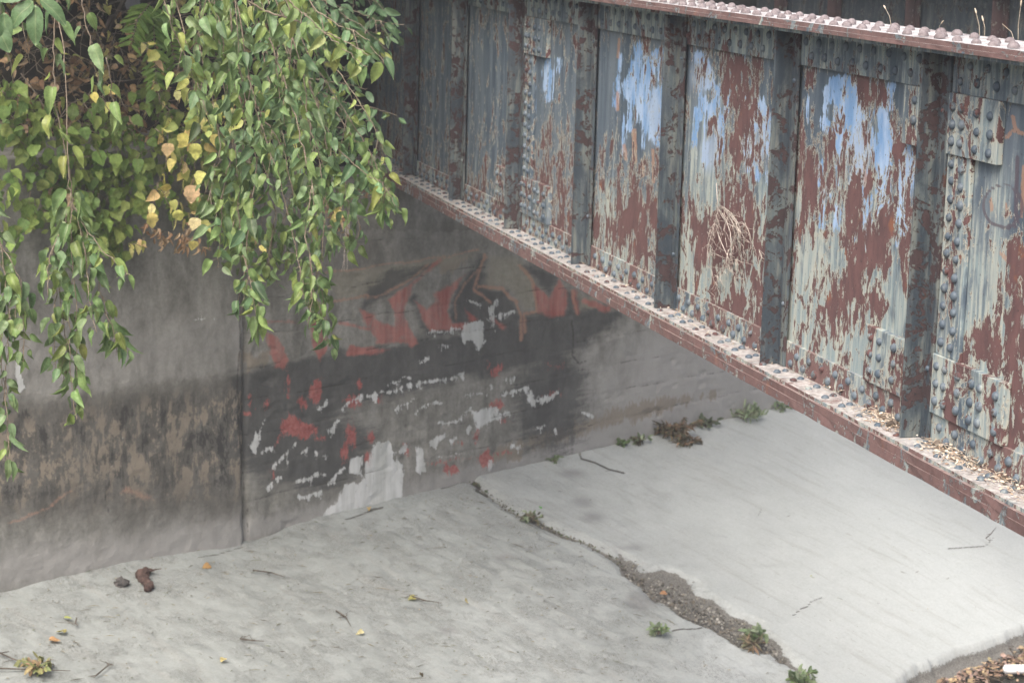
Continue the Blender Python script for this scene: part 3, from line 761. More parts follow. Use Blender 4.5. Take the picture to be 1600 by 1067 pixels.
    zone = np.where(L, np.clip((py0 - yb - 8) / 40, 0, 1) * np.clip((815 - py0 - px0 * .05) / 70, 0, 1), 0) * (.35 + 1.1 * np.clip(fbm(S * 2.4 + 5, Zr * 1.6, 3), 0, 1)); zone = np.clip(zone, 0, 1)
    # board lines
    for z in (-2.42, -2.72, -2.98, -3.22, -3.46, -3.72, -3.96, -4.2):
        zz = z + .02 * (fbm(S * 3 + z * 9, S * 0 + z) - .5) * 3
        d = np.abs(Zr - zz) / .006
        on = vnoise(S * 5.2 + z * 31, S * 0 + z * 7) > .52
        line = mx(line, np.where((~L) & on, 1.0 - d * 1.0, -9))
    px, py = px0 + 4 * (fbm(u * 3, v * 3) - .5), py0
    ck = stroke(px, py, [(893, 500), (896, 525), (895, 556), (905, 568), (915, 565)], 1.6)
    ck = mx(ck, stroke(px, py, [(372, 440), (376, 520), (371, 600), (374, 680), (380, 760), (388, 800), (384, 850)], 1.7))
    ck = mx(ck, np.where(L, stroke(px, py, [(152, 735), (150, 690)], 1.0), -9))
    line = mx(line, ck)
    return (np.stack([soft(red, 7), soft(white, 4), soft(black, 14), soft(olive, 12)], -1),
            np.stack([soft(orange, 4), soft(tan, 16), light, damp], -1),
            np.stack([soft(scabs, 20), zone, soft(line, 2), soft(splash, 9)], -1))

def build_wall(name, s0, s1, ztop, zbot, t_off, label, seam_end=0):
    ss = np.concatenate([np.arange(s0, -4.0, .12), np.arange(max(s0, -4.0), min(s1, 5.6), .0145), np.arange(max(min(s1, 5.6), s0), s1 + .001, .12) if s1 > 5.6 else [s1]])
    ss = np.unique(np.round(ss, 5)); zs = np.concatenate([np.arange(zbot, ztop, .0145), [ztop]])
    S, Z = np.meshgrid(ss, zs, indexing='ij')
    t = np.full_like(S, t_off)
    t += .012 * (fbm(S * 3, Z * 3) - .5) + .010 * (fbm(S * 14, Z * 14) - .5)
    # weathered, leaning joint edge
    if seam_end:
        lean = .012 * np.sin(Z * 2.2) + .03 * (fbm(Z * 6, Z * 0) - .5)
        e = np.abs(S - (s1 if seam_end > 0 else s0))
        t -= np.clip(1 - e / (.015 + .05 * fbm(Z * 9, Z * 0 + 4)), 0, 1) * (.015 + .05 * fbm(Z * 5 + 3, Z * 0 + 9))
        S = S + lean * np.clip(1 - e / .3, 0, 1)
    if seam_end < 0:                                          # formwork boards and spalled courses
        for z in (-2.42, -2.72, -2.98, -3.22, -3.46, -3.72, -3.96, -4.2):
            zz = z + .02 * (fbm(S * 3 + z * 9, S * 0 + z) - .5) * 3
            t -= .004 * np.exp(-((Z - zz) / .010) ** 2)
        t -= .02 * np.clip(fbm(S * 5 + 3, Z * 9 + 5) - .62, 0, 1) * 3
    P = wall_pt(S, t, Z + CZ)
    px, py = to_px(P)
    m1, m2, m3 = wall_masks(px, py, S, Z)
    n, mm = S.shape; idx = np.arange(n * mm).reshape(n, mm)
    Fq = np.stack([idx[:-1, :-1], idx[1:, :-1], idx[1:, 1:], idx[:-1, 1:]], -1).reshape(-1, 4).tolist()
    V = P.reshape(-1, 3); nb = len(V); back = -1.0
    # top surface and ends go back one metre
    topb = wall_pt(ss, back, ztop + CZ); V = np.concatenate([V, topb]); tb = nb + np.arange(n)
    for i in range(n - 1): Fq.append([int(idx[i, -1]), int(idx[i + 1, -1]), int(tb[i + 1]), int(tb[i])])
    nb = len(V); V = np.concatenate([V, wall_pt(np.array([s0, s1]), back, zbot + CZ)])
    Fq.append([int(i) for i in idx[0, ::1]] + [int(tb[0]), nb]); Fq.append([int(i) for i in idx[-1, ::-1]] + [nb + 1, int(tb[-1])])
    Fq.append([nb, nb + 1] + [int(i) for i in tb[::-1]][:]); 
    Fq = [tuple(f[::-1]) for f in Fq]
    ex = len(V) - n * mm
    pad = lambda a: np.concatenate([a.reshape(-1, 4), np.zeros((ex, 4))])
    return tag(mesh_obj(name, V, Fq, M_WALL, None, True, {'m1': pad(m1), 'm2': pad(m2), 'm3': pad(m3)}), label, 'wall')
ww = build_wall('wing_wall', -8.0, SEAM + .006, -1.60, -4.8, .02, 'grey brown concrete wing wall left of the vertical joint, vines hanging over its top', 1)
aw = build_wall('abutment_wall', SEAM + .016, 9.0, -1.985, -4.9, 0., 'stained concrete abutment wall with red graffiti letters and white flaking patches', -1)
for o in (ww, aw):
    o.data.polygons.foreach_set('use_smooth', [len(p.vertices) == 4 for p in o.data.polygons])

def st_box(name, s0, s1, t0, t1, z0, z1, mat):
    V = [wall_pt(s, t, CZ + z) for s in (s0, s1) for t in (t0, t1) for z in (z0, z1)]
    return mesh_obj(name, V, [(0, 1, 3, 2), (4, 6, 7, 5), (0, 4, 5, 1), (2, 3, 7, 6), (0, 2, 6, 4), (1, 5, 7, 3)], mat)
bw = tag(st_box('abutment_backwall', -1.25, 9, -1.45, -1.004, -1.99, -.2, M_DARKC), 'dark backwall, shade painted in, behind the girder ends at the bridge seat', 'wall')

# ------------------------------------------------------------------ ground
def gz(s, t):
    s = np.asarray(s, float); t = np.asarray(t, float)
    z = ZB - KG * t - .08 * (np.sqrt((t - 2.7) ** 2 + .04) + t - 2.7) / 2 + .08 * (np.sqrt(2.7 ** 2 + .04) - 2.7) / 2
    z = z - .07 * np.exp(-((s + 1.45) / .55) ** 2 - (t / .7) ** 2)
    z = z + .018 * (fbm(s * .9 + 40, t * .9 + 40, 3) - .5)
    return z
CRK = [(735, 750, 3), (760, 770, 3), (790, 795, 2.5), (812, 806, 3), (830, 812, 5), (855, 825, 5), (880, 838, 4), (905, 845, 3), (940, 862, 3.5), (975, 885, 6)]
GRV = [(960, 868), (1000, 884), (1045, 892), (1090, 922), (1115, 943), (1150, 958), (1190, 982), (1215, 1003), (1240, 1033), (1262, 1055), (1300, 1090),
       (1262, 1090), (1250, 1067), (1235, 1042), (1210, 1026), (1190, 1021), (1150, 1004), (1110, 982), (1060, 962), (1020, 935), (985, 905), (960, 880)]
def joint_side(px, py):
    """positive to the right of the slab joint (photo frame points used only to lay out the joint line on the slab)"""
    pts = [(735, 750), (880, 838), (1000, 884), (1150, 958), (1240, 1033), (1500, 1300)]
    xs_ = [p[0] for p in pts]; ys_ = [p[1] for p in pts]
    return np.interp(px, xs_, ys_, left=-500) - py
def build_ground():
    ss = np.unique(np.round(np.concatenate([np.arange(-30, -4.6, .4), np.arange(-4.6, 5.8, .017), np.arange(5.8, 30, .4)]), 5))
    ts = np.unique(np.round(np.concatenate([[-1.2, -.6], np.arange(-.3, 4.12, .017)]), 5))
    S, T = np.meshgrid(ss, ts, indexing='ij')
    Z = gz(S, T)
    P = wall_pt(S, T, Z); px, py = to_px(P)
    inf = (T > -.3) & (np.abs(S) < 6)
    gx, gy = px + 24 * (fbm(S * 14, T * 14, 4) - .5), py + 22 * (fbm(S * 9 + 40, T * 9, 4) - .5)
    grv = np.where(inf, np.maximum(poly(gx, gy, GRV), stroke(px, py, CRK, 0)), -99)
    crack = np.full(px.shape, -99.)
    for p, r in (([(1108, 977), (1085, 982), (1050, 986)], 1.2), ([(1238, 968), (1250, 958), (1262, 952), (1268, 944), (1285, 938)], 1.2),
                 ([(895, 703), (905, 712), (908, 722), (930, 728), (950, 738), (975, 744)], 1.5), ([(835, 722), (860, 716), (895, 706)], 1.8), ([(735, 750), (705, 757), (690, 762)], 2.2),
                 ([(585, 794), (565, 803), (540, 811)], 1.2), ([(384, 852), (340, 866), (310, 871)], .9), ([(735, 750), (748, 760), (745, 768), (760, 772)], 3.0), ([(598, 792), (576, 798)], 1.6),
                 ([(1190, 800), (1184, 812)], .8), ([(1480, 862), (1540, 858), (1552, 845)], .9)):
        crack = np.maximum(crack, stroke(px, py, p, r))
    crack = np.where(inf, crack, -99)
    damp = np.full(px.shape, -99.)
    for e in ((910, 790, 18, 8), (925, 815, 20, 9), (792, 871, 16, 6), (985, 862, 22, 4), (1200, 890, 16, 4), (700, 985, 20, 8), (895, 745, 24, 8), (1065, 890, 12, 4), (1000, 940, 30, 14)):
        damp = np.maximum(damp, blob(px, py, *e))
    edge = .10 * (fbm(S * 2.2, S * 0 + 3) - .5) + .05 * (fbm(S * 11, S * 0 + 8) - .5)
    te = 3.70 + edge
    out = np.clip((T - te) / .05, 0, 1)
    rs = joint_side(px, py)
    right = np.where((T > 0), 1 / (1 + np.exp(-rs / 6)), 0)
    clean = .18 + .0007 * (px - 500) + .28 * right + .35 * np.clip((T - 2.5) / .3, 0, 1) * (px > 1100)
    mud = np.clip(1.15 - right * .75 - np.clip((px - 900) / 500, 0, 1) * .4, 0, 1) 
    Z = Z - .035 * soft(grv, 5) - .008 * soft(crack, 2)
    Z = Z + .032 * right * (T < 4)
    # raised dried mud wrinkles
    Z = Z + .022 * np.abs(fbm(S * 5 + 5, T * 3.2, 4) - .5) * 2 * mud + .004 * (fbm(S * 20, T * 11) - .5) * (.25 + mud)
    Z = Z - out * (.09 + .03 * fbm(S * 9, T * 9))
    P[..., 2] = Z
    damp = soft(damp, 7) * .8 + .25 * np.clip(fbm(S * 1.3 + 9, T * 1.7, 4) - .52, 0, 1) * 4 * (T < 3.6) + np.clip(1 - np.abs(T - te) / .12, 0, 1) * .25
    m1 = np.stack([np.maximum(soft(grv - 2, 5), out * .95), damp, np.clip(clean, 0, 1), soft(crack, 1.5)], -1)
    m2 = np.stack([mud, mud * 0, mud * 0, mud * 0 + 1], -1)
    n, mm = S.shape; idx = np.arange(n * mm).reshape(n, mm)
    Fq = np.stack([idx[:-1, :-1], idx[:-1, 1:], idx[1:, 1:], idx[1:, :-1]], -1).reshape(-1, 4)
    return mesh_obj('channel_floor', P.reshape(-1, 3), Fq, M_GROUND, None, True, {'m1': m1.reshape(-1, 4), 'm2': m2.reshape(-1, 4)})
tag(build_ground(), kind='structure')

def sheet(name, s0, s1, t0, t1, z0, z1, mat, n=60, m=30, amp=.05, fr=1.):
    S, T = np.meshgrid(np.linspace(s0, s1, n), np.linspace(t0, t1, m), indexing='ij')
    Z = z0 + (z1 - z0) * (T - t0) / (t1 - t0) + amp * (fbm(S * fr, T * fr) - .5)
    idx = np.arange(n * m).reshape(n, m)
    Fq = np.stack([idx[:-1, :-1], idx[:-1, 1:], idx[1:, 1:], idx[1:, :-1]], -1).reshape(-1, 4)
    return tag(mesh_obj(name, wall_pt(S, T, Z).reshape(-1, 3), Fq, mat, None, True), kind='structure')
ZE = ZB - KG * 4 - .14
sheet('creek_bed', -30, 30, 3.6, 9.5, ZE, ZE - .12, M_MUD, 200, 60, .03, 2)
mw = NT('creek_water'); nn = mw.noise((1, 1, 1), 6, 3, .5)
b_ = mw.out((.035, .035, .028), .06, mw.bump(nn, .01, .25), .5)
sheet('creek_water', -30, 30, 3.86, 9.5, ZE + .004, ZE + .004, b_, 3, 3, 0)
sheet('far_bank', -30, 30, 9.3, 14, ZE - .1, CZ - 1.9, M_SOIL, 60, 20, .2, 1)
sheet('bank_top', -60, 60, 13.9, 60, CZ - 2.0, CZ - 2.0, M_SOIL, 30, 20, .1, .3)
# earth bank behind the wing wall, rising under the trees
S, T = np.meshgrid(np.linspace(-30, -1.26, 120), np.linspace(-.98, -8, 50), indexing='ij')
Zb = CZ - 1.66 + 3.4 * np.clip((-.98 - T) / 3.2, 0, 1.6) ** .8 + .25 * (fbm(S * 1.5, T * 1.5) - .5)
idx = np.arange(S.size).reshape(S.shape)
tag(mesh_obj('earth_bank', wall_pt(S, T, Zb).reshape(-1, 3), np.stack([idx[:-1, :-1], idx[:-1, 1:], idx[1:, 1:], idx[1:, :-1]], -1).reshape(-1, 4), M_SOIL, None, True), kind='structure')
S, T = np.meshgrid(np.linspace(-1.28, 30, 60), np.linspace(-1.46, -30, 30), indexing='ij')
idx = np.arange(S.size).reshape(S.shape)
tag(mesh_obj('approach_ground', wall_pt(S, T, CZ - .25 + .05 * fbm(S, T)).reshape(-1, 3), np.stack([idx[:-1, :-1], idx[:-1, 1:], idx[1:, 1:], idx[1:, :-1]], -1).reshape(-1, 4), M_SOIL, None, True), kind='structure')

# ------------------------------------------------------------------ leaves
def tmpl(outline, fold=.18, curl=.25, rings=3):
    """outline: list of (halfwidth, y) from base to tip, y in 0..1 ; returns verts, quads/tris as tris, uv"""
    V = []; UV = []; n = len(outline)
    for (hw, y) in outline:
        for sx in (-1, -.5, 0, .5, 1):
            x = hw * sx
            z = -abs(x) * -fold * 1.6 - curl * y * y * .5
            V.append((x, y, z)); UV.append((.5 + .5 * sx * (hw / .36), y))
    Fc = []
    for i in range(n - 1):
        for j in range(4):
            a = i * 5 + j; Fc.append((a, a + 1, a + 6)); Fc.append((a, a + 6, a + 5))
    return np.array(V), np.array(Fc), np.array(UV)
MUL = [(0.0, 0), (.12, .02), (.20, .07), (.235, .13), (.272, .19), (.262, .25), (.292, .32), (.272, .38), (.285, .45), (.252, .51), (.258, .57), (.215, .63), (.212, .69), (.165, .75), (.14, .82), (.085, .89), (.045, .96), (.0, 1.08)]
MUL = [(a * .86, b) for a, b in MUL]
OVAL = [(0.0, 0), (.12, .08), (.2, .22), (.23, .42), (.22, .6), (.16, .78), (.08, .92), (0, 1.)]
GRAPE = [(.16, -.10), (.34, -.03), (.42, .12), (.40, .25), (.47, .36), (.38, .50), (.27, .58), (.24, .70), (.13, .82), (0, .95)]
HEART = [(.12, -.06), (.28, -.04), (.37, .08), (.38, .24), (.33, .42), (.25, .58), (.15, .74), (.07, .86), (0, .96)]
LAN = [(0, 0), (.07, .1), (.12, .3), (.13, .5), (.10, .72), (.05, .9), (0, 1)]
CURLED = [(0, 0), (.10, .15), (.17, .35), (.15, .6), (.08, .85), (0, 1)]
TM = {'mul': tmpl(MUL, .42, .5), 'oval': tmpl(OVAL, .2, .3), 'grape': tmpl(GRAPE, .12, .3), 'heart': tmpl(HEART, .14, .35), 'lan': tmpl(LAN, .2, .5), 'dry': tmpl(CURLED, .9, 1.1)}
def norm(v): return v / (np.linalg.norm(v, axis=-1, keepdims=True) + 1e-9)
class Leaves:
    def __init__(s): s.items = {}
    def add(s, kind, pos, axis, nrm, size, col):
        s.items.setdefault(kind, []).append((pos, axis, nrm, size, col))
    def build(s, name, mat, parent=None):
        Vs = []; Fs = []; T = []; U = []; off = 0
        for kind, it in s.items.items():
            V, Fc, UV = TM[kind]; n = len(it)
            pos = np.array([i[0] for i in it], float); ax = norm(np.array([i[1] for i in it], float)); nr = np.array([i[2] for i in it], float)
            sz = np.array([i[3] for i in it], float); col = np.array([i[4] for i in it], float)
            x = norm(np.cross(ax, nr)); z = np.cross(x, ax)
            jit = 1 + RNG.uniform(-.12, .12, (n, 1, 3)); Vj = V[None] * jit
            curl = RNG.uniform(.3, 1.9, (n, 1)); Vj[..., 2] = Vj[..., 2] * curl + RNG.uniform(-.05, .05, (n, 1)) * np.sin(V[None, :, 1] * 9)
            bend = RNG.normal(0, .12, (n, 1)); Vj[..., 0] += bend * V[None, :, 1] ** 2
            W = pos[:, None] + sz[:, None, None] * (Vj[..., 0:1] * x[:, None] + Vj[..., 1:2] * ax[:, None] + Vj[..., 2:3] * z[:, None])
            Vs.append(W.reshape(-1, 3)); Fs.append((Fc[None] + (np.arange(n) * len(V))[:, None, None] + off).reshape(-1, 3)); off += n * len(V)
            c = np.repeat(col, len(V), 0); T.append(np.concatenate([c, np.ones((len(c), 1))], 1))
            u = np.tile(UV, (n, 1)); U.append(np.concatenate([u, np.zeros((len(u), 1)), np.ones((len(u), 1))], 1))
        return mesh_obj(name, np.concatenate(Vs), np.concatenate(Fs), mat, parent, True, {'tint': np.concatenate(T), 'uvl': np.concatenate(U)})
def rc(cs, j=.18):
    """a leaf colour: mix of two neighbours of a list plus jitter"""
    a = np.array(cs[RNG.integers(len(cs))]); b = np.array(cs[RNG.integers(len(cs))]); t = RNG.random()
    return np.clip((a * (1 - t) + b * t) * (1 + RNG.normal(0, j)), .005, 1)
G_MUL = [(.155, .25, .09), (.20, .30, .10), (.125, .22, .10), (.25, .33, .10), (.19, .27, .13)]
G_YEL = [(.27, .33, .09), (.36, .38, .11), (.22, .30, .08)]
G_VINE = [(.17, .28, .07), (.22, .33, .08), (.14, .24, .07), (.28, .36, .09)]
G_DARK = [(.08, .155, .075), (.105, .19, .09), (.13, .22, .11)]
YEL = [(.72, .62, .18), (.76, .68, .28), (.68, .52, .20), (.60, .60, .18)]
TANL = [(.50, .33, .19), (.36, .22, .13), (.56, .42, .28)]
BRN = [(.20, .11, .065), (.30, .18, .11), (.14, .08, .05), (.36, .25, .16)]
VIEW = norm(-ray(300, 300))        # towards the photographer, used as the open (light) side of the thicket
UP = np.array([0, 0, 1.])
def path3(pts, Z0, Z1, sub=6, wob=.006):
    """control points given on the photo frame with a depth each -> smooth 3D polyline"""
    n = len(pts); Zs = np.linspace(Z0, Z1, n)
    C = np.array([at_depth(p[0], p[1], z) for p, z in zip(pts, Zs)])
    m = (n - 1) * sub + 1; t = np.linspace(0, n - 1, m); out = []
    for v in t:
        i = min(int(v), n - 2); f_ = v - i
        p0 = C[max(i - 1, 0)]; p1 = C[i]; p2 = C[i + 1]; p3 = C[min(i + 2, n - 1)]
        out.append(.5 * (2 * p1 + (p2 - p0) * f_ + (2 * p0 - 5 * p1 + 4 * p2 - p3) * f_ ** 2 + (3 * p1 - p0 - 3 * p2 + p3) * f_ ** 3))
    out = np.array(out); out[1:] += RNG.normal(0, wob, (m - 1, 3)) * .6
    return out
def leaf_at(L, kind, P, side, size, cs, droop=1.0, spread=.6, petiole=.03, Bt=None):
    """one hanging leaf on a short petiole"""
    rnd = RNG.normal(0, 1, 3)
    ax = norm(np.array([0, 0, -1.]) * droop + side * spread + rnd * .28)
    nr = norm(VIEW * .8 + UP * .5 + RNG.normal(0, .75, 3))
    base = P + norm(side + rnd * .3 + np.array([0, 0, -.3])) * petiole * RNG.uniform(.6, 1.3)
    if Bt is not None: Bt.tube([P, (P + base) / 2 + [0, 0, .003], base], [.0012, .001, .0008], 3)
    L.add(kind, base, ax, nr, size * RNG.uniform(.55, 1.3), rc(cs))
def strand(parent, pts, Z0, Z1, dens=26, size=.075, cs=G_MUL, r0=.0036, start=0., twigs=0, kind='mul', twig_len=.25, name='branch', spread=.6, end_boost=1.):
    P = path3(pts, Z0, Z1); bt = B(); L = Leaves()
    seg = np.linalg.norm(np.diff(P, axis=0), axis=1); cum = np.concatenate([[0], np.cumsum(seg)]); tot = cum[-1]
    bt.tube(P, np.linspace(r0, .0016, len(P)), 5)
    def along(P, cum, tot, dens, st0):
        d = st0; k = 0
        while d < tot:
            i = min(np.searchsorted(cum, d) - 1, len(P) - 2); i = max(i, 0)
            f_ = (d - cum[i]) / max(cum[i + 1] - cum[i], 1e-6); q = P[i] * (1 - f_) + P[i + 1] * f_
            th = k * 2.4 + RNG.uniform(0, .8)
            side = norm(np.array([math.cos(th), math.sin(th), 0]) + VIEW * .25)
            leaf_at(L, kind, q, side, size, cs if RNG.random() > .07 else G_YEL, spread=spread, petiole=.028, Bt=bt)
            d += RNG.uniform(.6, 1.4) / dens; k += 1
    along(P, cum, tot, dens, tot * start)
    for _ in range(twigs):
        a = RNG.uniform(start, .93); i = int(a * (len(P) - 1)); q = P[i]
        ln = twig_len * RNG.uniform(.5, 1.3) * (1.15 - .4 * a); th = RNG.uniform(0, 2 * PI)
        dv = norm(np.array([math.cos(th), math.sin(th), -1.6 - RNG.random()]) + norm(P[min(i + 2, len(P) - 1)] - P[i]) * .8)
        m = 7; T = np.array([q + dv * ln * u + np.array([0, 0, -.25 * ln]) * u * u for u in np.linspace(0, 1, m)])
        bt.tube(T, np.linspace(.0026, .001, m), 4)
        sg = np.linalg.norm(np.diff(T, axis=0), axis=1); cm = np.concatenate([[0], np.cumsum(sg)])
        along(T, cm, cm[-1], dens * 1.15, .03)
    br = bt.build(name, M_BARK, parent, True)
    if L.items:
        lv = L.build('leaves', M_LEAF, None); lv.parent = br; lv.matrix_parent_inverse = (br.matrix_parent_inverse).inverted() if False else Matrix.Identity(4)
        lv.matrix_parent_inverse = Matrix.Translation(root_loc(parent) - root_loc(parent))
    return br

# --- the mulberry: trunk on the bank outside the frame, crown above it, long branches hanging into view
TRK = np.array([-1.6, 15.6, CZ - 1.4])
mulb = thing('mulberry_tree', TRK, 'tree whose long drooping green branches hang over the wing wall at upper left', 'tree')
b = B()
trunk_path = [TRK + np.array(v) for v in ((0, 0, -.6), (.02, -.05, .4), (.12, -.2, 1.2), (.3, -.5, 2.0), (.6, -.9, 2.7))]
b.tube(trunk_path, [.24, .19, .16, .14, .11], 12)
LIMB = []
for e in ((2.2, -2.6, 3.3), (3.4, -1.6, 3.0), (1.2, -3.6, 2.9), (4.3, -.6, 3.2), (2.8, -3.8, 2.6), (-.8, -2.0, 3.6), (.2, .8, 3.9)):
    s0 = trunk_path[-2] + np.array([.05, 0, .1]); e = TRK + np.array(e)
    T = np.array([s0 * (1 - u) + e * u + np.array([0, 0, .5 * math.sin(u * PI)]) for u in np.linspace(0, 1, 8)])
    b.tube(T, np.linspace(.08, .025, 8), 8); LIMB.append(T)
b.build('trunk', M_BARK_D, mulb, True)
L = Leaves()
for T in LIMB:                                   # crown above the frame, in clumps round the limbs
    for _ in range(42):
        c = T[RNG.integers(2, 8)] + RNG.normal(0, .55, 3) * [1, 1, .45] + [0, 0, .35]
        for _ in range(24):
            p = c + RNG.normal(0, .22, 3)
            x_, y_ = to_px(p)
            if y_ > -70 and -60 < x_ < 1660: continue
            L.add('mul', p, RNG.normal(0, 1, 3) + [0, 0, -.8], RNG.normal(0, 1, 3) + [0, 0, 1.2], RNG.uniform(.10, .16), rc(G_MUL))
for _ in range(230):  # extra unseen clumps added above the girder end to shade it
    c = np.array([RNG.uniform(-1.5, 7.0), RNG.uniform(14.6, 19.0), CZ + RNG.uniform(.25, 2.4)])
    for _ in range(24):
        p = c + RNG.normal(0, .24, 3); x_, y_ = to_px(p)
        if y_ > -70 and -60 < x_ < 1660: continue
        L.add('mul', p, RNG.normal(0, 1, 3) + [0, 0, -.8], RNG.normal(0, 1, 3) + [0, 0, 1.2], RNG.uniform(.11, .17), rc(G_MUL))
for _ in range(190):  # denser unseen clumps, added to keep more skylight off the abutment end
    c = np.array([RNG.uniform(0, 6.5), RNG.uniform(13., 17.2), CZ + RNG.uniform(.0, 1.7)])
    for _ in range(26):
        p = c + RNG.normal(0, .25, 3); x_, y_ = to_px(p)
        if y_ > -40 and -60 < x_ < 1660: continue
        L.add('mul', p, RNG.normal(0, 1, 3) + [0, 0, -.8], RNG.normal(0, 1, 3) + [0, 0, 1.2], RNG.uniform(.14, .20), rc(G_MUL))
L.build('crown_and_shade_clumps', M_LEAF, mulb)

S_ = lambda *a, **k: strand(mulb, *a, **k)
# left-hand hanging branches
S_([(92, -60), (86, 60), (84, 140), (100, 230), (112, 300), (110, 380), (118, 470), (120, 560), (117, 640)], 9.6, 9.9, dens=16, size=.088, start=.08)
S_([(60, -60), (98, 60), (104, 180), (108, 280), (112, 320)], 10.2, 10.1, dens=3, size=.08)
for pts in ([(112, 310), (96, 380), (88, 450), (84, 520), (88, 590)], [(112, 310), (130, 370), (150, 430), (168, 490), (182, 540)], [(110, 305), (115, 400), (108, 500), (112, 600), (120, 655)],
            [(116, 330), (150, 380), (185, 415), (203, 430)], [(112, 300), (100, 350), (78, 400), (74, 460)], [(114, 320), (134, 400), (140, 470), (150, 520)], [(108, 330), (90, 420), (100, 510), (104, 590)],
            [(150, 470), (172, 500), (190, 520), (200, 548)]):
    S_(pts, 9.9, 9.8 + RNG.uniform(-.3, .3), dens=27, size=.076, twigs=2, twig_len=.13, r0=.003)
for pts in ([(-30, 280), (-6, 360), (8, 430), (14, 520), (10, 600), (12, 680), (10, 738)], [(-20, 340), (12, 400), (34, 450), (38, 520), (36, 555)], [(-40, 300), (-10, 400), (0, 500), (4, 600), (12, 660)],
            [(-30, 360), (4, 420), (24, 470), (22, 520)]):
    S_(pts, 9.6, 9.6, dens=24, size=.078, twigs=2, twig_len=.12, r0=.003)
S_([(124, -60), (130, 10), (142, 70), (152, 120), (165, 160), (180, 185)], 9.0, 9.2, dens=15, size=.098, start=.3)
S_([(166, 90), (172, 130), (178, 170), (184, 196)], 9.1, 9.2, dens=14, size=.098)
S_([(238, -60), (258, 10), (275, 55), (292, 95), (300, 108)], 9.4, 9.6, dens=17, size=.075, cs=G_MUL + YEL[3:], twigs=3)
S_([(262, -40), (285, 40), (300, 100), (315, 150), (330, 200)], 9.8, 9.8, dens=20, size=.078, twigs=3)
S_([(310, -60), (325, 0), (345, 40), (350, 90)], 9.8, 9.8, dens=24, size=.082, twigs=3)
S_([(20, -60), (8, -10), (-4, 40)], 8.6, 8.6, dens=20, size=.11, twigs=1)
# the arching branch at the centre
S_([(330, -50), (400, 10), (455, 30), (500, 48), (545, 68), (578, 88)], 9.4, 9.3, dens=28, size=.085, cs=G_MUL + G_YEL, r0=.006, start=.15)
S_([(395, -60), (440, -10), (472, 20), (500, 45), (540, 80), (572, 105)], 9.3, 9.3, dens=26, size=.08, cs=G_MUL + G_YEL)
# main curtain
cur = [
 [(420, -50), (450, 40), (480, 120), (505, 190), (535, 240), (570, 270), (600, 290), (618, 325)],
 [(430, -40), (470, 60), (510, 130), (548, 190), (580, 240), (600, 300), (606, 310)],
 [(400, -50), (440, 60), (470, 150), (500, 230), (530, 290), (556, 330), (566, 375)],
 [(390, -50), (430, 70), (450, 160), (466, 250), (480, 330), (490, 400), (505, 470), (512, 540)],
 [(380, -50), (410, 60), (440, 160), (455, 260), (462, 350), (476, 430), (492, 490), (500, 540)],
 [(360, -50), (380, 60), (400, 170), (430, 260), (452, 340), (468, 420), (470, 470)],
 [(350, -50), (365, 60), (385, 170), (400, 250), (392, 330), (385, 400), (400, 460), (408, 492)],
 [(340, -50), (355, 60), (370, 150), (380, 240), (372, 320), (378, 390), (392, 440), (398, 470)],
 [(440, -50), (480, 30), (520, 100), (555, 150), (585, 200), (600, 240)],
 [(370, -40), (400, 40), (420, 130), (440, 210), (470, 290), (500, 340), (530, 370)],
 [(410, -50), (440, 20), (470, 100), (480, 180), (500, 260), (510, 330), (500, 390)],
 [(330, -50), (340, 40), (350, 130), (365, 220), (350, 290), (345, 350), (340, 420)],
 [(430, 40), (470, 110), (520, 170), (560, 230), (590, 270), (625, 320)],
 [(380, 100), (410, 180), (440, 230), (455, 300), (440, 360), (450, 420)],
 [(300, -50), (310, 60), (330, 150), (345, 230), (330, 290), (330, 330)],
 [(460, -50), (490, 10), (530, 40), (570, 60), (600, 100)],
 [(470, 100), (500, 170), (515, 250), (540, 310), (555, 340)],
 [(390, 200), (420, 280), (430, 340), (420, 400), (418, 440)],
 [(360, 120), (385, 200), (392, 270), (370, 330), (360, 370)],
 [(350, 60), (400, 130), (450, 180), (490, 240), (520, 280)],
 [(420, 60), (450, 140), (470, 220), (485, 290), (478, 360), (488, 430), (482, 500)],
]
for i, pts in enumerate(cur):
    z = 9.6 + (i % 5) * .35 + RNG.uniform(-.1, .1)
    S_(pts, z, z + RNG.uniform(-.2, .3), dens=30, size=.066 + .014 * (i % 3 == 0), twigs=5 + (i % 3), twig_len=.18, cs=G_MUL if i % 3 else G_MUL + G_DARK)
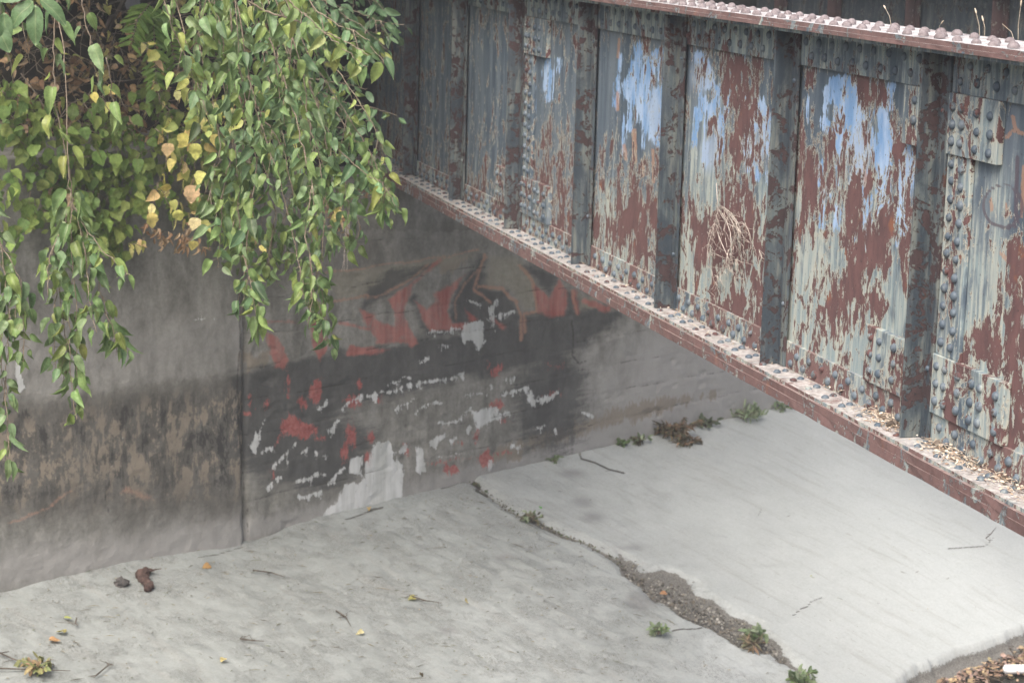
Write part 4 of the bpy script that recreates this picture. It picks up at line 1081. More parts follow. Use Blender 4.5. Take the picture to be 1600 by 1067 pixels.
# darker, shaded sprays of a shrub beside the bridge seat
shr = thing('shrub', wall_pt(-1.9, -1.6, CZ - 1.35), 'dark green leafy shrub growing beside the girder end at the bridge seat', 'shrub')
bs = B()
for e in ((.8, -.1, .7), (1.1, .2, 1.1), (.7, .2, 1.6), (.4, .3, .9)):
    p0 = np.array(shr.location); e = p0 + e
    bs.tube([p0 - [0, 0, .3], (p0 + e) / 2 + [0, 0, .2], e], [.025, .018, .010], 6)
bs.build('stem', M_BARK_D, shr, True)
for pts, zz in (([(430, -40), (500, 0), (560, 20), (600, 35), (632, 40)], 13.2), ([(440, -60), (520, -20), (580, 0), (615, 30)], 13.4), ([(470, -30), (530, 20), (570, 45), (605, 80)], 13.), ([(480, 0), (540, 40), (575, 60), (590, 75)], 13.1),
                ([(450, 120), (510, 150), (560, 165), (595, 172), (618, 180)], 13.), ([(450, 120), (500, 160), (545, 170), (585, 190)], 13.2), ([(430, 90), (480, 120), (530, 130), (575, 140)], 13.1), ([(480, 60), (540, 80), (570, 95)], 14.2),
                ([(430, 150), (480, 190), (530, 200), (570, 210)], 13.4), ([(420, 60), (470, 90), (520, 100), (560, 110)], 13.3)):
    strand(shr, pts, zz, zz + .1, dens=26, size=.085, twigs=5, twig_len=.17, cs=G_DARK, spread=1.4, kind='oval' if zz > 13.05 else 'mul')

# --- wild grape vine over the wing wall
def wallZ(px, py, t): P = on_wall(px, py, t); return float((P - EYE) @ CR[:, 2] if False else (CR.T @ (P - EYE))[2])
vine = thing('grape_vine', wall_pt(-3.5, -.5, CZ - 1.6), 'wild grape vine with small rounded green leaves trailing over the top of the wing wall', 'vine')
def vine_strand(parent, pts, t=.12, dens=30, size=.07, cs=G_VINE, kinds=('grape', 'heart'), mat=M_VINE, petiole=.04, r0=.0035, flat=.5, name='stem', jit=.05):
    P = np.array([on_wall(p[0], p[1], t + RNG.uniform(-.04, .04)) for p in pts]); n = len(P)
    tt = np.linspace(0, n - 1, (n - 1) * 5 + 1); P = np.stack([np.interp(tt, np.arange(n), P[:, k]) for k in range(3)], 1) + RNG.normal(0, .012, (len(tt), 3))
    bt = B(); L = Leaves(); bt.tube(P, np.linspace(r0, .0012, len(P)), 4)
    seg = np.linalg.norm(np.diff(P, axis=0), axis=1); cum = np.concatenate([[0], np.cumsum(seg)]); d = 0.02
    while d < cum[-1]:
        i = max(min(np.searchsorted(cum, d) - 1, len(P) - 2), 0)
        q = P[i] + RNG.normal(0, jit, 3); sd = norm(RNG.normal(0, 1, 3) + TD * .8); base = q + sd * petiole
        bt.tube([P[i], base], [.0011, .0008], 3)
        L.add(kinds[RNG.integers(len(kinds))], base, norm(np.array([0, 0, -1.]) + RNG.normal(0, .55, 3)), norm(TD * 1. + UP * .7 + RNG.normal(0, .45, 3)), size * RNG.uniform(.65, 1.3), rc(cs))
        d += RNG.uniform(.5, 1.5) / dens
    br = bt.build(name, M_BARK, parent, True); lv = L.build('leaves', mat, None); lv.parent = br
    return br
vs_ = [[(-20, 130), (40, 170), (80, 200), (120, 210), (150, 230)], [(-20, 180), (20, 200), (60, 210), (70, 240)], [(30, 150), (50, 200), (40, 240), (70, 260)], [(60, 160), (90, 200), (120, 240), (110, 290), (130, 330)],
       [(130, 190), (160, 200), (200, 215), (230, 240)], [(120, 240), (160, 255), (200, 260), (240, 270)], [(130, 270), (170, 285), (210, 280), (235, 300)], [(60, 260), (90, 290), (130, 300), (170, 310), (200, 330)],
       [(70, 250), (60, 290), (70, 330), (40, 350)], [(150, 250), (170, 300), (190, 340), (180, 370), (200, 390)], [(50, 300), (35, 340), (20, 370), (0, 400)], [(-10, 250), (5, 290), (0, 340), (10, 380)],
       [(100, 320), (140, 340), (170, 350), (190, 360)], [(230, 150), (260, 170), (270, 220), (300, 250)], [(240, 170), (280, 190), (300, 230), (340, 280)], [(250, 200), (260, 250), (290, 290), (310, 320)],
       [(300, 150), (330, 200), (340, 260), (360, 320)], [(300, 220), (340, 260), (360, 310), (370, 350), (390, 400)], [(200, 200), (220, 240), (215, 290), (220, 340)], [(140, 200), (180, 225), (200, 250), (215, 280)],
       [(60, 320), (90, 350), (120, 370), (140, 400)], [(230, 120), (240, 160), (250, 190)], [(255, 300), (280, 320), (320, 330)], [(350, 250), (350, 300), (340, 350), (350, 380)], [(360, 320), (362, 360), (372, 400), (378, 430)],
       [(0, 140), (30, 160), (60, 180), (50, 220)], [(20, 180), (30, 220), (60, 240)], [(130, 160), (150, 190), (180, 200)], [(140, 300), (155, 340), (150, 370)]]
for p in vs_: vine_strand(vine, p, t=RNG.uniform(.06, .3), dens=44, size=.082, cs=G_VINE + (G_YEL[:1]))
yv = thing('grape_vine', wall_pt(-2.4, .1, CZ - 1.7), 'vine with clusters of yellow and tan autumn leaves hanging in front of the wing wall', 'vine')
ys_ = [[(290, 105), (288, 140), (300, 175), (305, 210), (300, 235)], [(305, 110), (325, 140), (345, 160), (362, 190), (368, 210)], [(300, 200), (305, 240), (300, 280), (298, 320), (300, 350)], [(250, 200), (262, 232), (258, 262), (245, 290), (240, 345)],
       [(285, 240), (285, 290), (300, 330), (310, 350)], [(350, 170), (362, 190), (370, 200)], [(330, 160), (345, 175), (355, 205)], [(245, 290), (265, 310), (280, 315)], [(200, 380), (215, 385), (230, 370)], [(420, 150), (445, 165), (455, 175)],
       [(520, 320), (528, 340), (530, 355)], [(240, 130), (255, 160), (262, 200), (250, 225)], [(330, 180), (322, 215), (330, 250)], [(150, 100), (165, 130), (160, 160)], [(390, 330), (400, 370), (405, 420)], [(225, 60), (235, 90), (250, 110)], [(500, 20), (505, 30)], [(260, 310), (275, 345), (290, 360), (300, 385)]]
for p in ys_: vine_strand(yv, p, t=1.2, dens=14, size=.070, cs=YEL + YEL + TANL[:1] + G_YEL, jit=.02, petiole=.03)
L = Leaves()      # big single leaves seen clearly
Pb = B()
for (x, y, s_, c) in ((302, 190, .13, (.40, .46, .12)), (325, 200, .10, (.44, .46, .14)), (236, 343, .11, (.62, .52, .18)), (300, 300, .13, (.60, .42, .24)), (262, 234, .10, (.58, .42, .22)), (305, 235, .12, (.56, .56, .16)),
                       (316, 278, .10, (.58, .58, .18)), (305, 350, .10, (.66, .56, .30)), (277, 338, .09, (.56, .56, .16)), (285, 218, .09, (.56, .50, .14)), (240, 330, .08, (.60, .55, .25)), (360, 180, .085, (.60, .58, .28)), (352, 158, .07, (.55, .56, .2)),
                       (355, 210, .08, (.60, .56, .25)), (335, 170, .07, (.56, .56, .22)), (448, 160, .09, (.60, .56, .25)), (436, 150, .09, (.5, .5, .2)), (278, 152, .07, (.6, .58, .25)), (300, 152, .07, (.6, .58, .25))):
    P = on_wall(x, y, 1.3); L.add('grape', P + [0, 0, .03], (RNG.normal(0, .3), RNG.normal(0, .2), -1), VIEW + RNG.normal(0, .25, 3), s_ * .85, np.minimum(np.array(c) * 1.25, .85)); Pb.tube([P + [0, 0, .03], P + [0.01, .02, .10]], [.0012, .001], 3)
lv = L.build('leaves', M_VINE, Pb.build('stem', M_BARK, yv, True))

# --- pinnate sapling behind, large smooth leaves at the top left corner
pin = thing('sapling', wall_pt(-3.0, -.9, CZ - 1.5), 'sapling with feathery pinnate leaves standing on the bank above the wing wall', 'sapling')
bt = B(); p0 = np.array(pin.location); bt.tube([p0 - [0, 0, .2], p0 + [.05, 0, .5], on_wall(240, -20, -.3)], [.014, .011, .007], 6)
for pts in ([(238, 20), (242, 70), (244, 130)], [(238, 10), (262, 50), (275, 100)], [(235, 5), (215, 30), (205, 70)], [(330, 0), (360, 60), (370, 110)]):
    P = np.array([on_wall(p[0], p[1], .45) for p in pts]); tt = np.linspace(0, 2, 17); P = np.stack([np.interp(tt, range(3), P[:, k]) for k in range(3)], 1)
    L = Leaves(); bb = B(); bb.tube(P, np.linspace(.003, .001, 17), 4)
    sx = norm(np.cross(P[-1] - P[0], VIEW))
    for i in range(1, 17):
        for sgn in (-1, 1):
            L.add('lan', P[i], sgn * sx + np.array([0, 0, -.55]) + RNG.normal(0, .12, 3), VIEW + RNG.normal(0, .3, 3) + UP * .4, .13 * (1 - .3 * i / 16), rc([(.12, .22, .05), (.16, .26, .05)]))
    br = bb.build('branch', M_BARK, pin, True); lv = L.build('leaves', M_VINE, None); lv.parent = br
bt.build('trunk', M_BARK_D, pin, True)
mag = thing('leafy_branch', at_depth(30, -30, 8.2), 'broad smooth green leaves on a branch tip at the top left corner', 'branch')
bb = B(); bb.tube([at_depth(60, -120, 8.2), at_depth(48, -50, 8.2), at_depth(50, -6, 8.2)], [.006, .005, .003], 6); tw = bb.build('twig', M_BARK, mag, True)
for (x, y, ax_, s_) in ((52, 2, (-.72, -.65), .125), (55, 8, (.0, -1), .125), (62, -2, (.75, -.6), .10), (40, -8, (-.9, -.1), .11), (6, 20, (.1, -1), .11), (-4, 40, (.4, -1), .10)):
    L = Leaves(); P = at_depth(x, y, 8.2); a = CR @ np.array([ax_[0], -ax_[1], .1])
    L.add('oval', P, a, VIEW + RNG.normal(0, .15, 3) + UP * .5, s_ * 1.25, (.13, .22, .10)); o = L.build('leaf', M_LEAF, mag)

# --- dead twigs and dry leaves tangled on the bank, dark thicket behind
tang = thing('dead_bramble', wall_pt(-4., -1., CZ - 1.5), 'tangle of dead brown twigs and withered leaves in the dark behind the green vines', 'bramble')
bt = B(); L = Leaves()
for _ in range(210):
    x0 = RNG.uniform(-30, 380); y0 = RNG.uniform(-20, 215); t0 = RNG.uniform(-.7, -.1)
    a = on_wall(x0, y0, t0); dv = norm(RNG.normal(0, 1, 3) * [1, .6, 1.1]); ln = RNG.uniform(.15, .8)
    T = np.array([a + dv * ln * u + RNG.normal(0, .012, 3) + np.array([0, 0, -.18 * ln * u * u]) for u in np.linspace(0, 1, 6)])
    bt.tube(T, np.linspace(RNG.uniform(.0015, .005), .001, 6), 4)
    if RNG.random() < .75:
        for k in range(RNG.integers(2, 9)):
            L.add('dry' if RNG.random() < .7 else 'heart', T[RNG.integers(1, 6)] + RNG.normal(0, .02, 3), RNG.normal(0, .7, 3) + [0, 0, -1], VIEW + RNG.normal(0, .7, 3), RNG.uniform(.045, .09), rc(BRN + TANL + TANL + G_YEL[:1] + YEL[3:]))
br = bt.build('stem', M_BARK, tang, True); L.build('leaves', M_DRY, None).parent = br
# withered sprays hanging in front of the wall
for lab, pts in (('withered tan leaf spray on the vine left of the yellow leaves', [(235, 355), (250, 370), (262, 372)]), ('withered tan seed spray below the lowest yellow leaves', [(290, 360), (285, 378), (300, 375), (312, 385)]), 
                 ('withered pinkish leaf cluster beside the rightmost hanging branch', [(560, 292), (572, 296), (580, 300)]), ('brown and yellow curled leaves on the drooping branch right of centre', [(508, 320), (524, 338), (532, 360)]),
                 ('withered pale leaves beside the wall joint under the green curtain', [(380, 296), (390, 305), (396, 312)])):
    o = thing('dead_spray', on_wall(*pts[0], .8), lab, 'dead leaves'); vine_strand(o, pts, t=.8, dens=75, size=.05, cs=TANL + BRN[1:2], kinds=('dry',), mat=M_DRY, jit=.03, petiole=.02)
# background thicket as leafy mass on the bank
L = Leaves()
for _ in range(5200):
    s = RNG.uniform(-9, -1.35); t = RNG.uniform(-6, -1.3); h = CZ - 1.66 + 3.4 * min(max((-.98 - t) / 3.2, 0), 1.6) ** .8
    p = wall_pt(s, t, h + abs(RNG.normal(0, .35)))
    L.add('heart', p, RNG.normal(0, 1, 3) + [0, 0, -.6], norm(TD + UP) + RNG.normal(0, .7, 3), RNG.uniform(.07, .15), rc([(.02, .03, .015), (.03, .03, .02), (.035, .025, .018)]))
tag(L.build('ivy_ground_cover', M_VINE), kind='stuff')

# hanging rootlets / spider silk below the seat
b = B()
for k in range(14):
    x = 543 + RNG.uniform(-5, 5); P = [on_wall(x, 345, .5)]
    n = RNG.integers(6, 12)
    for i in range(n): x += RNG.normal(-.6, 1.1); P.append(on_wall(x, 345 + (i + 1) * 85 / 12, .5))
    b.tube(P, .0011, 3)
tag(b.build('hanging_rootlets', M_DRYVINE), 'thin pale tuft of rootlets hanging from the leaves in front of the abutment wall', 'roots')

# ------------------------------------------------------------------ dry vine caught on the web plate
dv = thing('dry_vine', on_x(1119, 296, 3.735), 'bleached tangled dry vine hanging on the rusty girder web', 'dry vine')
V8 = lambda pts: [on_x(1060 + p[0] * .15, 300 + p[1] * .15, 3.725 + RNG.uniform(-.012, .006)) for p in pts]
main = [[(395, -90), (400, 0), (405, 80), (412, 160)], [(412, 160), (440, 230), (500, 320), (560, 355), (620, 370), (648, 420), (650, 560), (620, 720)], [(412, 160), (480, 165), (560, 230), (620, 330), (640, 380)],
        [(420, 180), (395, 250), (400, 400), (430, 490), (480, 600), (520, 690)], [(380, 330), (350, 430), (315, 540), (300, 640), (300, 770)], [(520, 600), (500, 720), (440, 810), (400, 870), (360, 895)], [(510, 640), (520, 760), (440, 850), (390, 940), (360, 1000)],
        [(460, 170), (540, 240), (600, 320), (630, 420), (640, 520)], [(370, 335), (330, 390)], [(680, 335), (720, 380), (745, 450), (760, 580)], [(840, 600), (865, 680), (850, 780)], [(600, 700), (600, 860)],
        [(440, 200), (500, 300), (540, 420), (550, 560), (560, 700)], [(480, 180), (520, 250), (480, 350), (490, 480)], [(520, 240), (570, 330), (590, 450), (560, 560), (540, 640)], [(620, 380), (600, 470), (570, 560)], [(560, 250), (620, 320), (700, 340)]]
stem = B()
for p in main: stem.tube(V8(p), [.0020] * (len(p) - 1) + [.0011], 5)
for _ in range(130):
    a = main[RNG.integers(1, len(main))]; i = RNG.integers(len(a)); x, y = a[i]; pts = [(x, y)]
    for k in range(4): x += RNG.normal(8, 26); y += RNG.normal(28, 30); pts.append((x, y))
    stem.tube(V8(pts), np.linspace(.0013, .0006, 5), 4)
stem.build('stem', M_DRYVINE, dv, True)

# dry straw, grit and leaf scraps lying on the bottom flange
b = B()
def tint_boxes(name, items, mat=M_BIT):
    """items: centre, length vector, width vector, thickness, colour"""
    V = []; Fc = []; T = []; n = 0
    for c, l, w_, th, col in items:
        c = np.array(c); l = np.array(l) / 2; w_ = np.array(w_) / 2; up = norm(np.cross(l, w_)) * th / 2
        if up[2] < 0: up = -up
        mid = c + up * 2
        q = [c - l - w_ - up, c - l * .2 - w_ * 1.2 + up, c + l - up * .5, c - l * .2 + w_ * 1.2 + up, c - l + w_ - up, mid]
        V += q; Fc += [(n, n + 1, n + 5), (n + 1, n + 2, n + 5), (n + 2, n + 3, n + 5), (n + 3, n + 4, n + 5), (n + 4, n, n + 5), (n, n + 4, n + 3, n + 2, n + 1)]
        T += [(*col, 1)] * 6; n += 6
    return mesh_obj(name, V, Fc, mat, None, False, {'tint': np.array(T)})
it = []
zf = CZ - 1.896
for _ in range(850):
    yy = RNG.uniform(5.8, 12) if RNG.random() < .16 else [RNG.normal(6.55, .22), RNG.normal(7.62, .10), RNG.normal(7.05, .12)][RNG.integers(3)]
    xx = 3.738 - abs(RNG.normal(0, .045)); xx = max(xx, 3.625)
    th = RNG.uniform(0, PI); straw = RNG.random() < .45
    ln = RNG.uniform(.03, .09) if straw else RNG.uniform(.005, .018); wd = .0022 if straw else ln * .6
    l = np.array([math.cos(th) * (.5 if straw else 1), math.sin(th), RNG.normal(0, .15)]) * ln; w_ = norm(np.cross(l, UP)) * wd
    heap = .03 * max(0, 1 - (3.738 - xx) / .07) * (.4 + .6 * (yy < 8.1))
    it.append(((xx, yy, zf + RNG.uniform(0.002, .008) + heap * RNG.random()), l, w_, .003, rc([(.50, .42, .32), (.58, .50, .40), (.36, .26, .19), (.62, .56, .47), (.2, .14, .1)])))
tag(tint_boxes('leaf_litter', it), kind='stuff')
# dead curled leaves big enough to single out
for k, (x, y) in enumerate([(1455, 712), (1508, 742), (1560, 775), (1400, 678)]):
    P = on_x(x, y, 3.70); P[2] = zf + .012; L = Leaves()
    L.add('dry', P, RNG.normal(0, 1, 3) * [1, 1, .2], UP + RNG.normal(0, .4, 3), .07, (.22, .18, .15))
    tag(L.build('dry_leaf', M_DRY), ['curled grey brown leaf on the bottom flange just right of the last stiffener', 'curled leaf among straw midway along the rightmost flange stretch', 'curled leaf among straw near the right edge of the photo on the flange', 'small curled leaf on the flange just left of the last stiffener'][k], 'leaf', 'dry leaves on the bottom flange')
# dry grass stalks rising behind the top flange
for pts, head, lab in (([(1397, 41), (1390, 26), (1383, 13)], 1, 'short dry grass stalk with a seed tip behind the girder top, leftmost of them'), ([(1533, 60), (1530, 40), (1525, 20)], 1, 'pale dry grass stalk with a white seed head behind the girder top'),
                       ([(1464, 47), (1468, 41), (1471, 37)], 1, 'tiny bent straw tip just above the girder top'), ([(1592, 66), (1591, 40), (1595, 8)], 1, 'tall dry stalk with flaky seed heads at the top right corner'),
                       ([(1596, 66), (1580, 50), (1566, 38)], 0, 'thin dry stalk leaning left at the top right corner'), ([(1538, 60), (1539, 44), (1536, 32)], 1, 'dry stalk with curved seed head right of the white tipped one')):
    P = [on_x(p[0], p[1], 3.96) for p in pts]; P[0] = P[0] * 1.0; P[0][2] = CZ - .46
    r_ = thing('dry_grass_stalk', P[0], lab, 'dry grass', 'dry grass stalks behind the top flange'); b = B(); b.tube(P, [.0011, .0009, .0007], 4); b.build('stalk', M_STRAW, r_)
    if head:
        hb = B(); q = P[-1]; dd = norm(P[-1] - P[-2]); hb.tube([q - dd * .008, q, q + dd * .009, q + dd * .02], [.001, .003, .0035, .001], 6); hb.build('seed_head', M_STRAW, r_, True)

# ------------------------------------------------------------------ on the ground
# stones in the joint, litter specks
it = []
def inpoly(x, y): return poly(np.array([float(x)]), np.array([float(y)]), GRV)[0] > 1.0
def gpt(x, y):
    P = on_ground(x, y); return P
cnt = 0
while cnt < 1500:
    x, y = RNG.uniform(955, 1285), RNG.uniform(865, 1070)
    if not inpoly(x, y): continue
    P = gpt(x, y); s_ = RNG.uniform(.006, .024); th = RNG.uniform(0, PI); l = np.array([math.cos(th), math.sin(th), RNG.normal(0, .3)]) * s_; w_ = norm(np.cross(l, UP)) * s_ * .8
    it.append((P + [0, 0, -.026 + RNG.uniform(0, .01)], l, w_, s_ * .5, rc([(.13, .125, .11), (.20, .195, .175), (.08, .075, .065), (.28, .27, .24), (.16, .14, .11)]))); cnt += 1
for a, b_ in zip(CRK[:-1], CRK[1:]):
    for _ in range(26):
        u = RNG.random(); x = a[0] * (1 - u) + b_[0] * u + RNG.normal(0, 2.5); y = a[1] * (1 - u) + b_[1] * u + RNG.normal(0, 2)
        P = gpt(x, y); s_ = RNG.uniform(.008, .022); th = RNG.uniform(0, PI); l = np.array([math.cos(th), math.sin(th), 0]) * s_; w_ = norm(np.cross(l, UP)) * s_ * .5
        it.append((P + [0, 0, .004], l, w_, s_ * .4, rc([(.10, .09, .06), (.2, .18, .13), (.06, .05, .04), (.09, .13, .05)])))
tag(tint_boxes('gravel', it), kind='stuff')
it = []
for _ in range(1700):
    if RNG.random() < .72: x, y = RNG.uniform(0, 1000), RNG.uniform(760, 1067)
    else: x, y = RNG.uniform(800, 1560), RNG.uniform(680, 1050)
    P = on_ground(x, y); s, t = st(P)
    if t < .03 or t > 3.6: continue
    dn_ = vnoise(np.array([s * 2.1 + 9]), np.array([t * 3.3]))[0]
    if RNG.random() > dn_ * 1.2: continue
    twig = RNG.random() < .5; ln = (RNG.uniform(.02, .06) if RNG.random() < .8 else RNG.uniform(.06, .14)) if twig else RNG.uniform(.006, .022); th = RNG.normal(.3, 1.3)
    l = np.array([math.cos(th), math.sin(th), -.1]) * ln; w_ = norm(np.cross(l, UP)) * (.003 if twig else ln * .5)
    it.append((P + [0, 0, 0.03 if s > 1.2 else .020], l, w_, .004, rc([(.16, .15, .12), (.22, .20, .15), (.12, .11, .09), (.26, .23, .15), (.14, .16, .10)])))
for _ in range(900):            # leaf drift at the water's edge, lower right
    s = RNG.uniform(1.9, 5); t = 3.78 + abs(RNG.normal(0, .16)) + .03; P = wall_pt(s, t, ZE + .01 + RNG.uniform(0, .05)); ln = RNG.uniform(.02, .07); th = RNG.uniform(0, PI)
    l = np.array([math.cos(th), math.sin(th), RNG.normal(0, .35)]) * ln; w_ = norm(np.cross(l, UP)) * ln * .5
    it.append((P, l, w_, .006, rc([(.30, .20, .13), (.16, .11, .08), (.42, .32, .19), (.10, .08, .06), (.34, .24, .2)])))
tag(tint_boxes('fallen_litter', it), kind='stuff')

def lump(name, x, y, size, mat, label, cat, lift=.4, seed=0, elong=(1, 1, 1)):
    P = on_ground(x, y); n = 14; V = []; Fc = []
    for i in range(n + 1):
        for j in range(18):
            a = PI * i / n; c = 2 * PI * j / 18; d = np.array([math.sin(a) * math.cos(c), math.sin(a) * math.sin(c), math.cos(a)])
            k = 1 + .95 * (fbm(np.array([d[0] * 2.1 + seed]), np.array([d[1] * 2.1 + d[2] * 3]))[0] - .5) + .35 * (vnoise(np.array([d[0] * 7 + seed]), np.array([d[1] * 7 + d[2] * 9]))[0] - .5)
            V.append(P + d * k * size * np.array(elong) + [0, 0, size * lift * elong[2]])
    for i in range(n):
        for j in range(18): Fc.append((i * 18 + j, (i + 1) * 18 + j, (i + 1) * 18 + (j + 1) % 18, i * 18 + (j + 1) % 18))
    return tag(mesh_obj(name, V, Fc, mat, None, False), label, cat)
lump('stone', 190, 917, .050, M_STONE, 'small grey angular stone lying near the foot of the wing wall', 'stone', .6, 3, (1.0, .8, .75))
b = B(); P = [on_ground(*p) + [0, 0, .03] for p in ((238, 896), (230, 899), (222, 905), (224, 912), (230, 917), (233, 924), (231, 928))]
P = np.array(P); tt = np.linspace(0, 6, 26); P = np.stack([np.interp(tt, range(7), P[:, k]) for k in range(3)], 1) + RNG.normal(0, .004, (26, 3))
b.tube(P, np.interp(tt, range(7), [.006, .024, .034, .028, .036, .034, .010]) * (1 + RNG.normal(0, .24, 26)), 9)
b.tube([P[3], P[3] + CR[:, 0] * .05 + [0, 0, .015], P[3] + CR[:, 0] * .09 + [0, 0, .02]], [.008, .005, .002], 5)
tag(b.build('dirt_clod', M_CLOD, None, False), 'dark brown bent clod with a twig, lying right of the grey stone', 'clod')
# fallen leaves
for (x, y, s_, c, kd, lab) in ((327, 884, .07, (.42, .25, .10), 'heart', 'orange brown fallen leaf on the mud below the wall joint'), (78, 1005, .07, (.48, .28, .14), 'heart', 'tan orange fallen leaf at the lower left of the floor'),
        (101, 994, .07, (.34, .30, .12), 'heart', 'olive curled leaf just right of the tan orange one'), (101, 971, .05, (.40, .44, .12), 'heart', 'small yellow green leaf with a dark twig at lower left'), (350, 1035, .06, (.55, .45, .20), 'heart', 'round yellow leaf near the bottom edge left of centre'),
        (566, 992, .05, (.62, .55, .30), 'heart', 'small cream leaf on the mud at bottom centre'), (727, 945, .05, (.55, .45, .22), 'heart', 'small yellow leaf in the middle of the floor'), (648, 938, .06, (.32, .30, .10), 'heart', 'olive leaf scrap in the middle of the floor, left of the small yellow one'),
        (1271, 907, .05, (.36, .38, .12), 'heart', 'yellow green leaf on the clean slab, left one of a pair'), (1320, 905, .035, (.12, .35, .10), 'oval', 'tiny bright green leaf on the clean slab, right of the yellow green one'),
        (845, 801, .06, (.10, .38, .06), 'heart', 'bright green leaf beside the slab joint'), (576, 798, .05, (.46, .32, .12), 'heart', 'tan leaf at the foot of the white flaking patch'), (1040, 932, .06, (.50, .26, .13), 'heart', 'reddish leaf at the edge of the gravel strip'),
        (1545, 1017, .07, (.52, .44, .22), 'oval', 'yellow leaf in the drift at the lower right corner'), (1591, 1025, .07, (.22, .34, .08), 'heart', 'green leaf in the drift above the white plastic piece'), (655, 1060, .05, (.14, .09, .06), 'dry', 'dark brown leaf cut by the bottom edge of the photo')):
    P = on_ground(x, y) + [0, 0, .03]; L = Leaves(); L.add(kd, P, norm(RNG.normal(0, 1, 3) * [1, 1, .1]), UP + RNG.normal(0, .3, 3) - CR[:, 2] * .3, s_, c)
    tag(L.build('fallen_leaf', M_VINE), lab, 'leaf', 'fallen leaves on the channel floor')
# twigs
for pts, lab in (([(0, 1026), (22, 1036), (48, 1044)], 'bare brown twig entering from the left edge near the bottom'), ([(0, 1050), (50, 1052), (110, 1054)], 'dark twig with litter in the bottom left corner'), ([(120, 972), (118, 980), (122, 984)], 'short dark forked twig at lower left'),
                 ([(395, 890), (425, 894), (445, 902)], 'dark twig lying below the wall joint'), ([(375, 1005), (395, 1008), (412, 1009)], 'grey twig above the bottom edge left of centre'), ([(640, 936), (665, 944), (690, 948)], 'twig with leaf scraps in the middle of the floor'),
                 ([(150, 1062), (170, 1045), (165, 1040)], 'thin curved twig near the bottom left corner'), ([(525, 960), (540, 970), (548, 985)], 'thin bent dark twig on the mud left of the middle of the floor'), ([(1540, 845), (1548, 838), (1556, 828)], 'tiny twig with fine tips on the clean slab below the girder end'),
                 ([(1578, 1000), (1585, 1008), (1592, 1016)], 'bare twig sticking out of the leaf drift in the corner'), ([(1545, 1043), (1560, 1046), (1568, 1049)], 'pale stick lying against the white plastic piece')):
    P = [on_ground(*p) + [0, 0, .032] for p in pts]; b = B(); b.tube(P, [.0055, .0045, .002], 5)
    for k in range(3):
        a = P[RNG.integers(0, 2)]; b.tube([a, a + RNG.normal(0, .03, 3) * [1, 1, .2], a + RNG.normal(0, .06, 3) * [1, 1, .2] + [0, 0, .008]], [.003, .002, .001], 4)
    tag(b.build('twig', M_BARK_D), lab, 'twig', 'twigs on the channel floor')
# weeds
def weed(x, y, n, size, cs, label, spread=.1, h=.1, kind='oval', cat='weed', name='weed', mat=None, dz=0):
    P0 = on_ground(x, y); s_0, t_0 = st(P0)
    if t_0 < .07: P0 = wall_pt(s_0, .07, gz(s_0, .07))
    P0 = P0 + [0, 0, .03 + dz]; r_ = thing(name, P0, label, cat); b = B(); L = Leaves()
    for k in range(n):
        th = RNG.uniform(0, 2 * PI); e = P0 + np.array([math.cos(th) * spread * RNG.random() ** .6, math.sin(th) * spread * RNG.random() ** .6, h * RNG.uniform(.3, 1)])
        b.tube([P0 + RNG.normal(0, .012, 3) * [1, 1, 0], (P0 + e) / 2 + [0, 0, h * .2], e], [.003, .0022, .001], 4)
        for q in range(4): 
            u = RNG.uniform(.4, 1); p = P0 * (1 - u) + e * u
            L.add(kind, p, (e - P0) * 6 + RNG.normal(0, .5, 3), UP + VIEW * .5 + RNG.normal(0, .5, 3), size * RNG.uniform(.6, 1.3), rc(cs))
    b.build('stem', M_BARK, r_, True); L.build('leaves', mat or M_VINE, r_)
GW = [(.24, .31, .18), (.32, .38, .26), (.19, .25, .15)]; GB = [(.13, .21, .09), (.17, .24, .10)]; DEAD = [(.13, .11, .085), (.2, .15, .10), (.09, .08, .065), (.16, .17, .1), (.3, .19, .13)]
weed(1120, 640, 26, .08, GW + [(.30, .36, .26)], 'pale green weed clump at the foot of the abutment wall under the girder', .22, .14, 'lan')
weed(1150, 640, 12, .06, GW, 'smaller green tuft right beside the pale weed clump', .12, .10)
weed(1080, 662, 16, .06, [(.10, .13, .085), (.15, .17, .12)], 'dark grey green tuft between the dead brush and the pale weed clump', .13, .10)
weed(1048, 685, 60, .055, DEAD, 'heap of dead brown brush and leaves lying against the abutment wall', .26, .13, 'dry', 'brush', 'dead_brush', M_DRY)
weed(1070, 700, 30, .05, DEAD, 'lower edge of the dead brush spilling onto the slab', .16, .05, 'dry', 'brush', 'dead_brush', M_DRY)
weed(1030, 680, 24, .05, DEAD, 'upper left end of the dead brush at the wall foot', .14, .10, 'dry', 'brush', 'dead_brush', M_DRY)
weed(987, 695, 10, .045, DEAD[:3], 'small dark withered tuft left of the dead brush', .07, .05, 'dry')
weed(945, 688, 9, .05, GB, 'small bright green seedling at the wall foot left of the brush', .07, .06)
weed(965, 682, 8, .05, GW, 'thin grey green tuft at the wall foot beside the bright seedling', .09, .06)
weed(848, 718, 8, .045, GB + GW, 'tiny green weed at the wall foot where the slab corner cracks', .08, .05)
weed(1213, 633, 8, .05, [(.06, .065, .05)], 'dark tuft at the wall foot close under the bottom flange', .05, .07)
weed(1197, 634, 8, .05, GW, 'pale tuft left of the dark one close under the bottom flange', .08, .05)
weed(1185, 1000, 18, .06, GB + GW, 'green weed growing in the wide gravel strip', .10, .10, dz=-.02)
weed(1030, 996, 12, .045, GB + GW, 'small green weed with a dark twig on the slab left of the gravel strip', .07, .07)
weed(1250, 1062, 24, .06, GB + GW, 'green weed at the bottom edge where the joint leaves the photo', .12, .10)
weed(833, 818, 12, .05, GW + DEAD[:2], 'small weeds and litter in the slab joint', .10, .05)
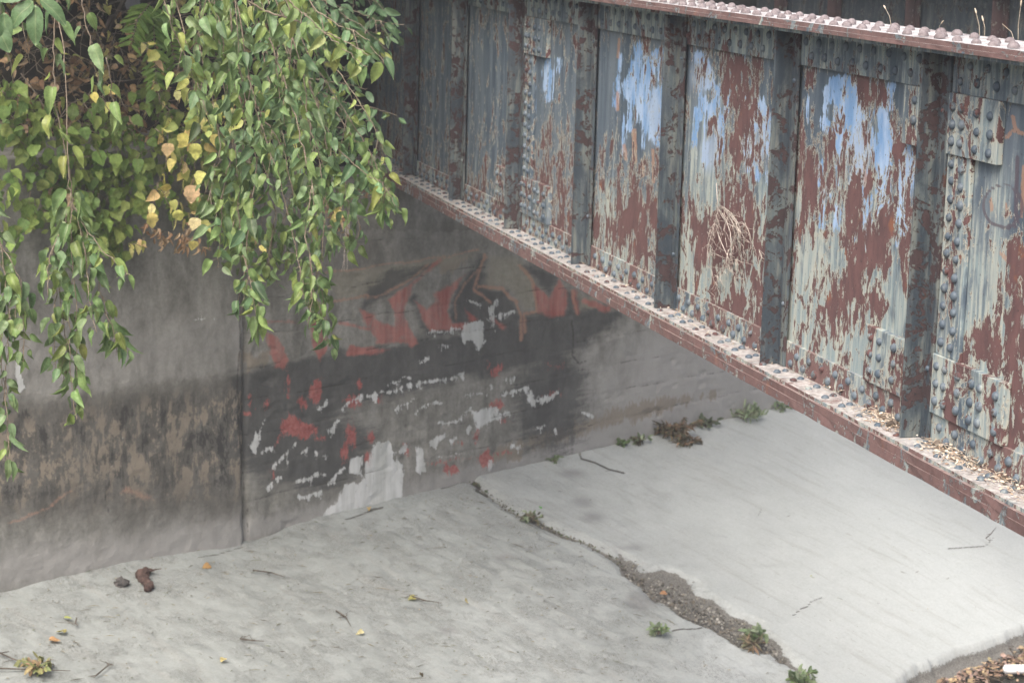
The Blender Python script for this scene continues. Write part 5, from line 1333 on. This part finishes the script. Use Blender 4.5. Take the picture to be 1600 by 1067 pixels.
weed(1175, 1008, 14, .06, DEAD, 'dry grey grass tuft left of the weed in the gravel strip', .10, .05, 'lan', mat=M_DRY)
weed(60, 1048, 14, .06, [(.34, .33, .14), (.2, .24, .1), (.3, .2, .12)], 'yellowish leafy debris in the bottom left corner', .14, .05)
# white plastic piece
q0 = wall_pt(2.32, 4.16, ZE + .075); a = on_ground(1566, 1044); 
P0 = on_z(1568, 1045, ZE + .06 - 0); P1 = on_z(1612, 1045, ZE + .06)
b = B(); b.tube([P0 - norm(P1 - P0) * .004, P0, P0 + (P1 - P0) * .06, P1, P1 + norm(P1 - P0) * .004], [.012, .020, .034, .036, .03], 16)
tag(b.build('plastic_tube', M_WHITE, None, True), 'white plastic tube lying in the leaf drift at the lower right corner', 'litter')
# concrete crumbs
for x, y, lab in ((1205, 813, 'small dark stone on the clean slab under the girder'), (1409, 824, 'dark pebble on the clean slab'), (1442, 828, 'dark pebble on the clean slab right of its neighbour'), (985, 795, 'tiny pebble on the slab above the joint')):
    lump('pebble', x, y, .014, M_STONE, lab, 'pebble', .7, x % 7)

# ------------------------------------------------------------------ camera, light
cam = bpy.data.cameras.new('camera'); co = bpy.data.objects.new('camera', cam); COL.objects.link(co)
cam.sensor_width = 36; cam.lens = F / 1600 * 36; cam.clip_end = 500; cam.clip_start = .1
R3 = np.stack([CR @ [1, 0, 0], CR @ [0, -1, 0], CR @ [0, 0, -1]], 1)
Mx = Matrix([[*map(float, R3[i]), float(EYE[i])] for i in range(3)] + [[0, 0, 0, 1]])
co.matrix_world = Mx
cam.dof.use_dof = True; cam.dof.focus_distance = 8.8; cam.dof.aperture_fstop = 6.3
scene.camera = co
world = bpy.data.worlds.new('World'); scene.world = world; world.use_nodes = True
wt = world.node_tree; bg = wt.nodes['Background']
sky = wt.nodes.new('ShaderNodeTexSky'); sky.sky_type = 'NISHITA'; sky.sun_disc = False
SUN_EL, SUN_AZ = math.radians(54), math.radians(216)
sky.sun_elevation = SUN_EL; sky.sun_rotation = SUN_AZ; sky.air_density = .7; sky.dust_density = 7.0; sky.ozone_density = .3
wt.links.new(sky.outputs[0], bg.inputs[0]); bg.inputs[1].default_value = .15
sl = bpy.data.lights.new('sun', 'SUN'); sl.energy = 2.0; sl.angle = math.radians(34); sl.color = (1, .985, .96)
so = bpy.data.objects.new('sun', sl); COL.objects.link(so)
d = Vector((math.sin(SUN_AZ) * math.cos(SUN_EL), math.cos(SUN_AZ) * math.cos(SUN_EL), math.sin(SUN_EL)))
so.rotation_euler = d.to_track_quat('Z', 'Y').to_euler(); so.location = (0, 0, 30)
vs = scene.view_settings; scene.display_settings.display_device = 'sRGB'
vs.view_transform = 'Standard'; vs.look = 'None'; vs.gamma = 1; vs.exposure = .74; vs.use_curve_mapping = False
scene.cycles.use_denoising = True; scene.cycles.max_bounces = 6; scene.cycles.transparent_max_bounces = 6

hz = bpy.data.materials.new('glare_haze'); hz.use_nodes = True; ht = hz.node_tree; ht.nodes.clear()
pv = ht.nodes.new('ShaderNodeVolumePrincipled'); pv.inputs['Color'].default_value = (.93, .96, 1, 1); pv.inputs['Density'].default_value = .003; pv.inputs['Anisotropy'].default_value = .2
ho = ht.nodes.new('ShaderNodeOutputMaterial'); ht.links.new(pv.outputs[0], ho.inputs[1])
hb = B().box((-70, -70, -1.2), (75, 75, 12.5)).build('glare_haze', hz); tag(hb, kind='stuff')  # thin added volume that lifts the blacks like veiling lens glare
scene.cycles.volume_bounces = 1
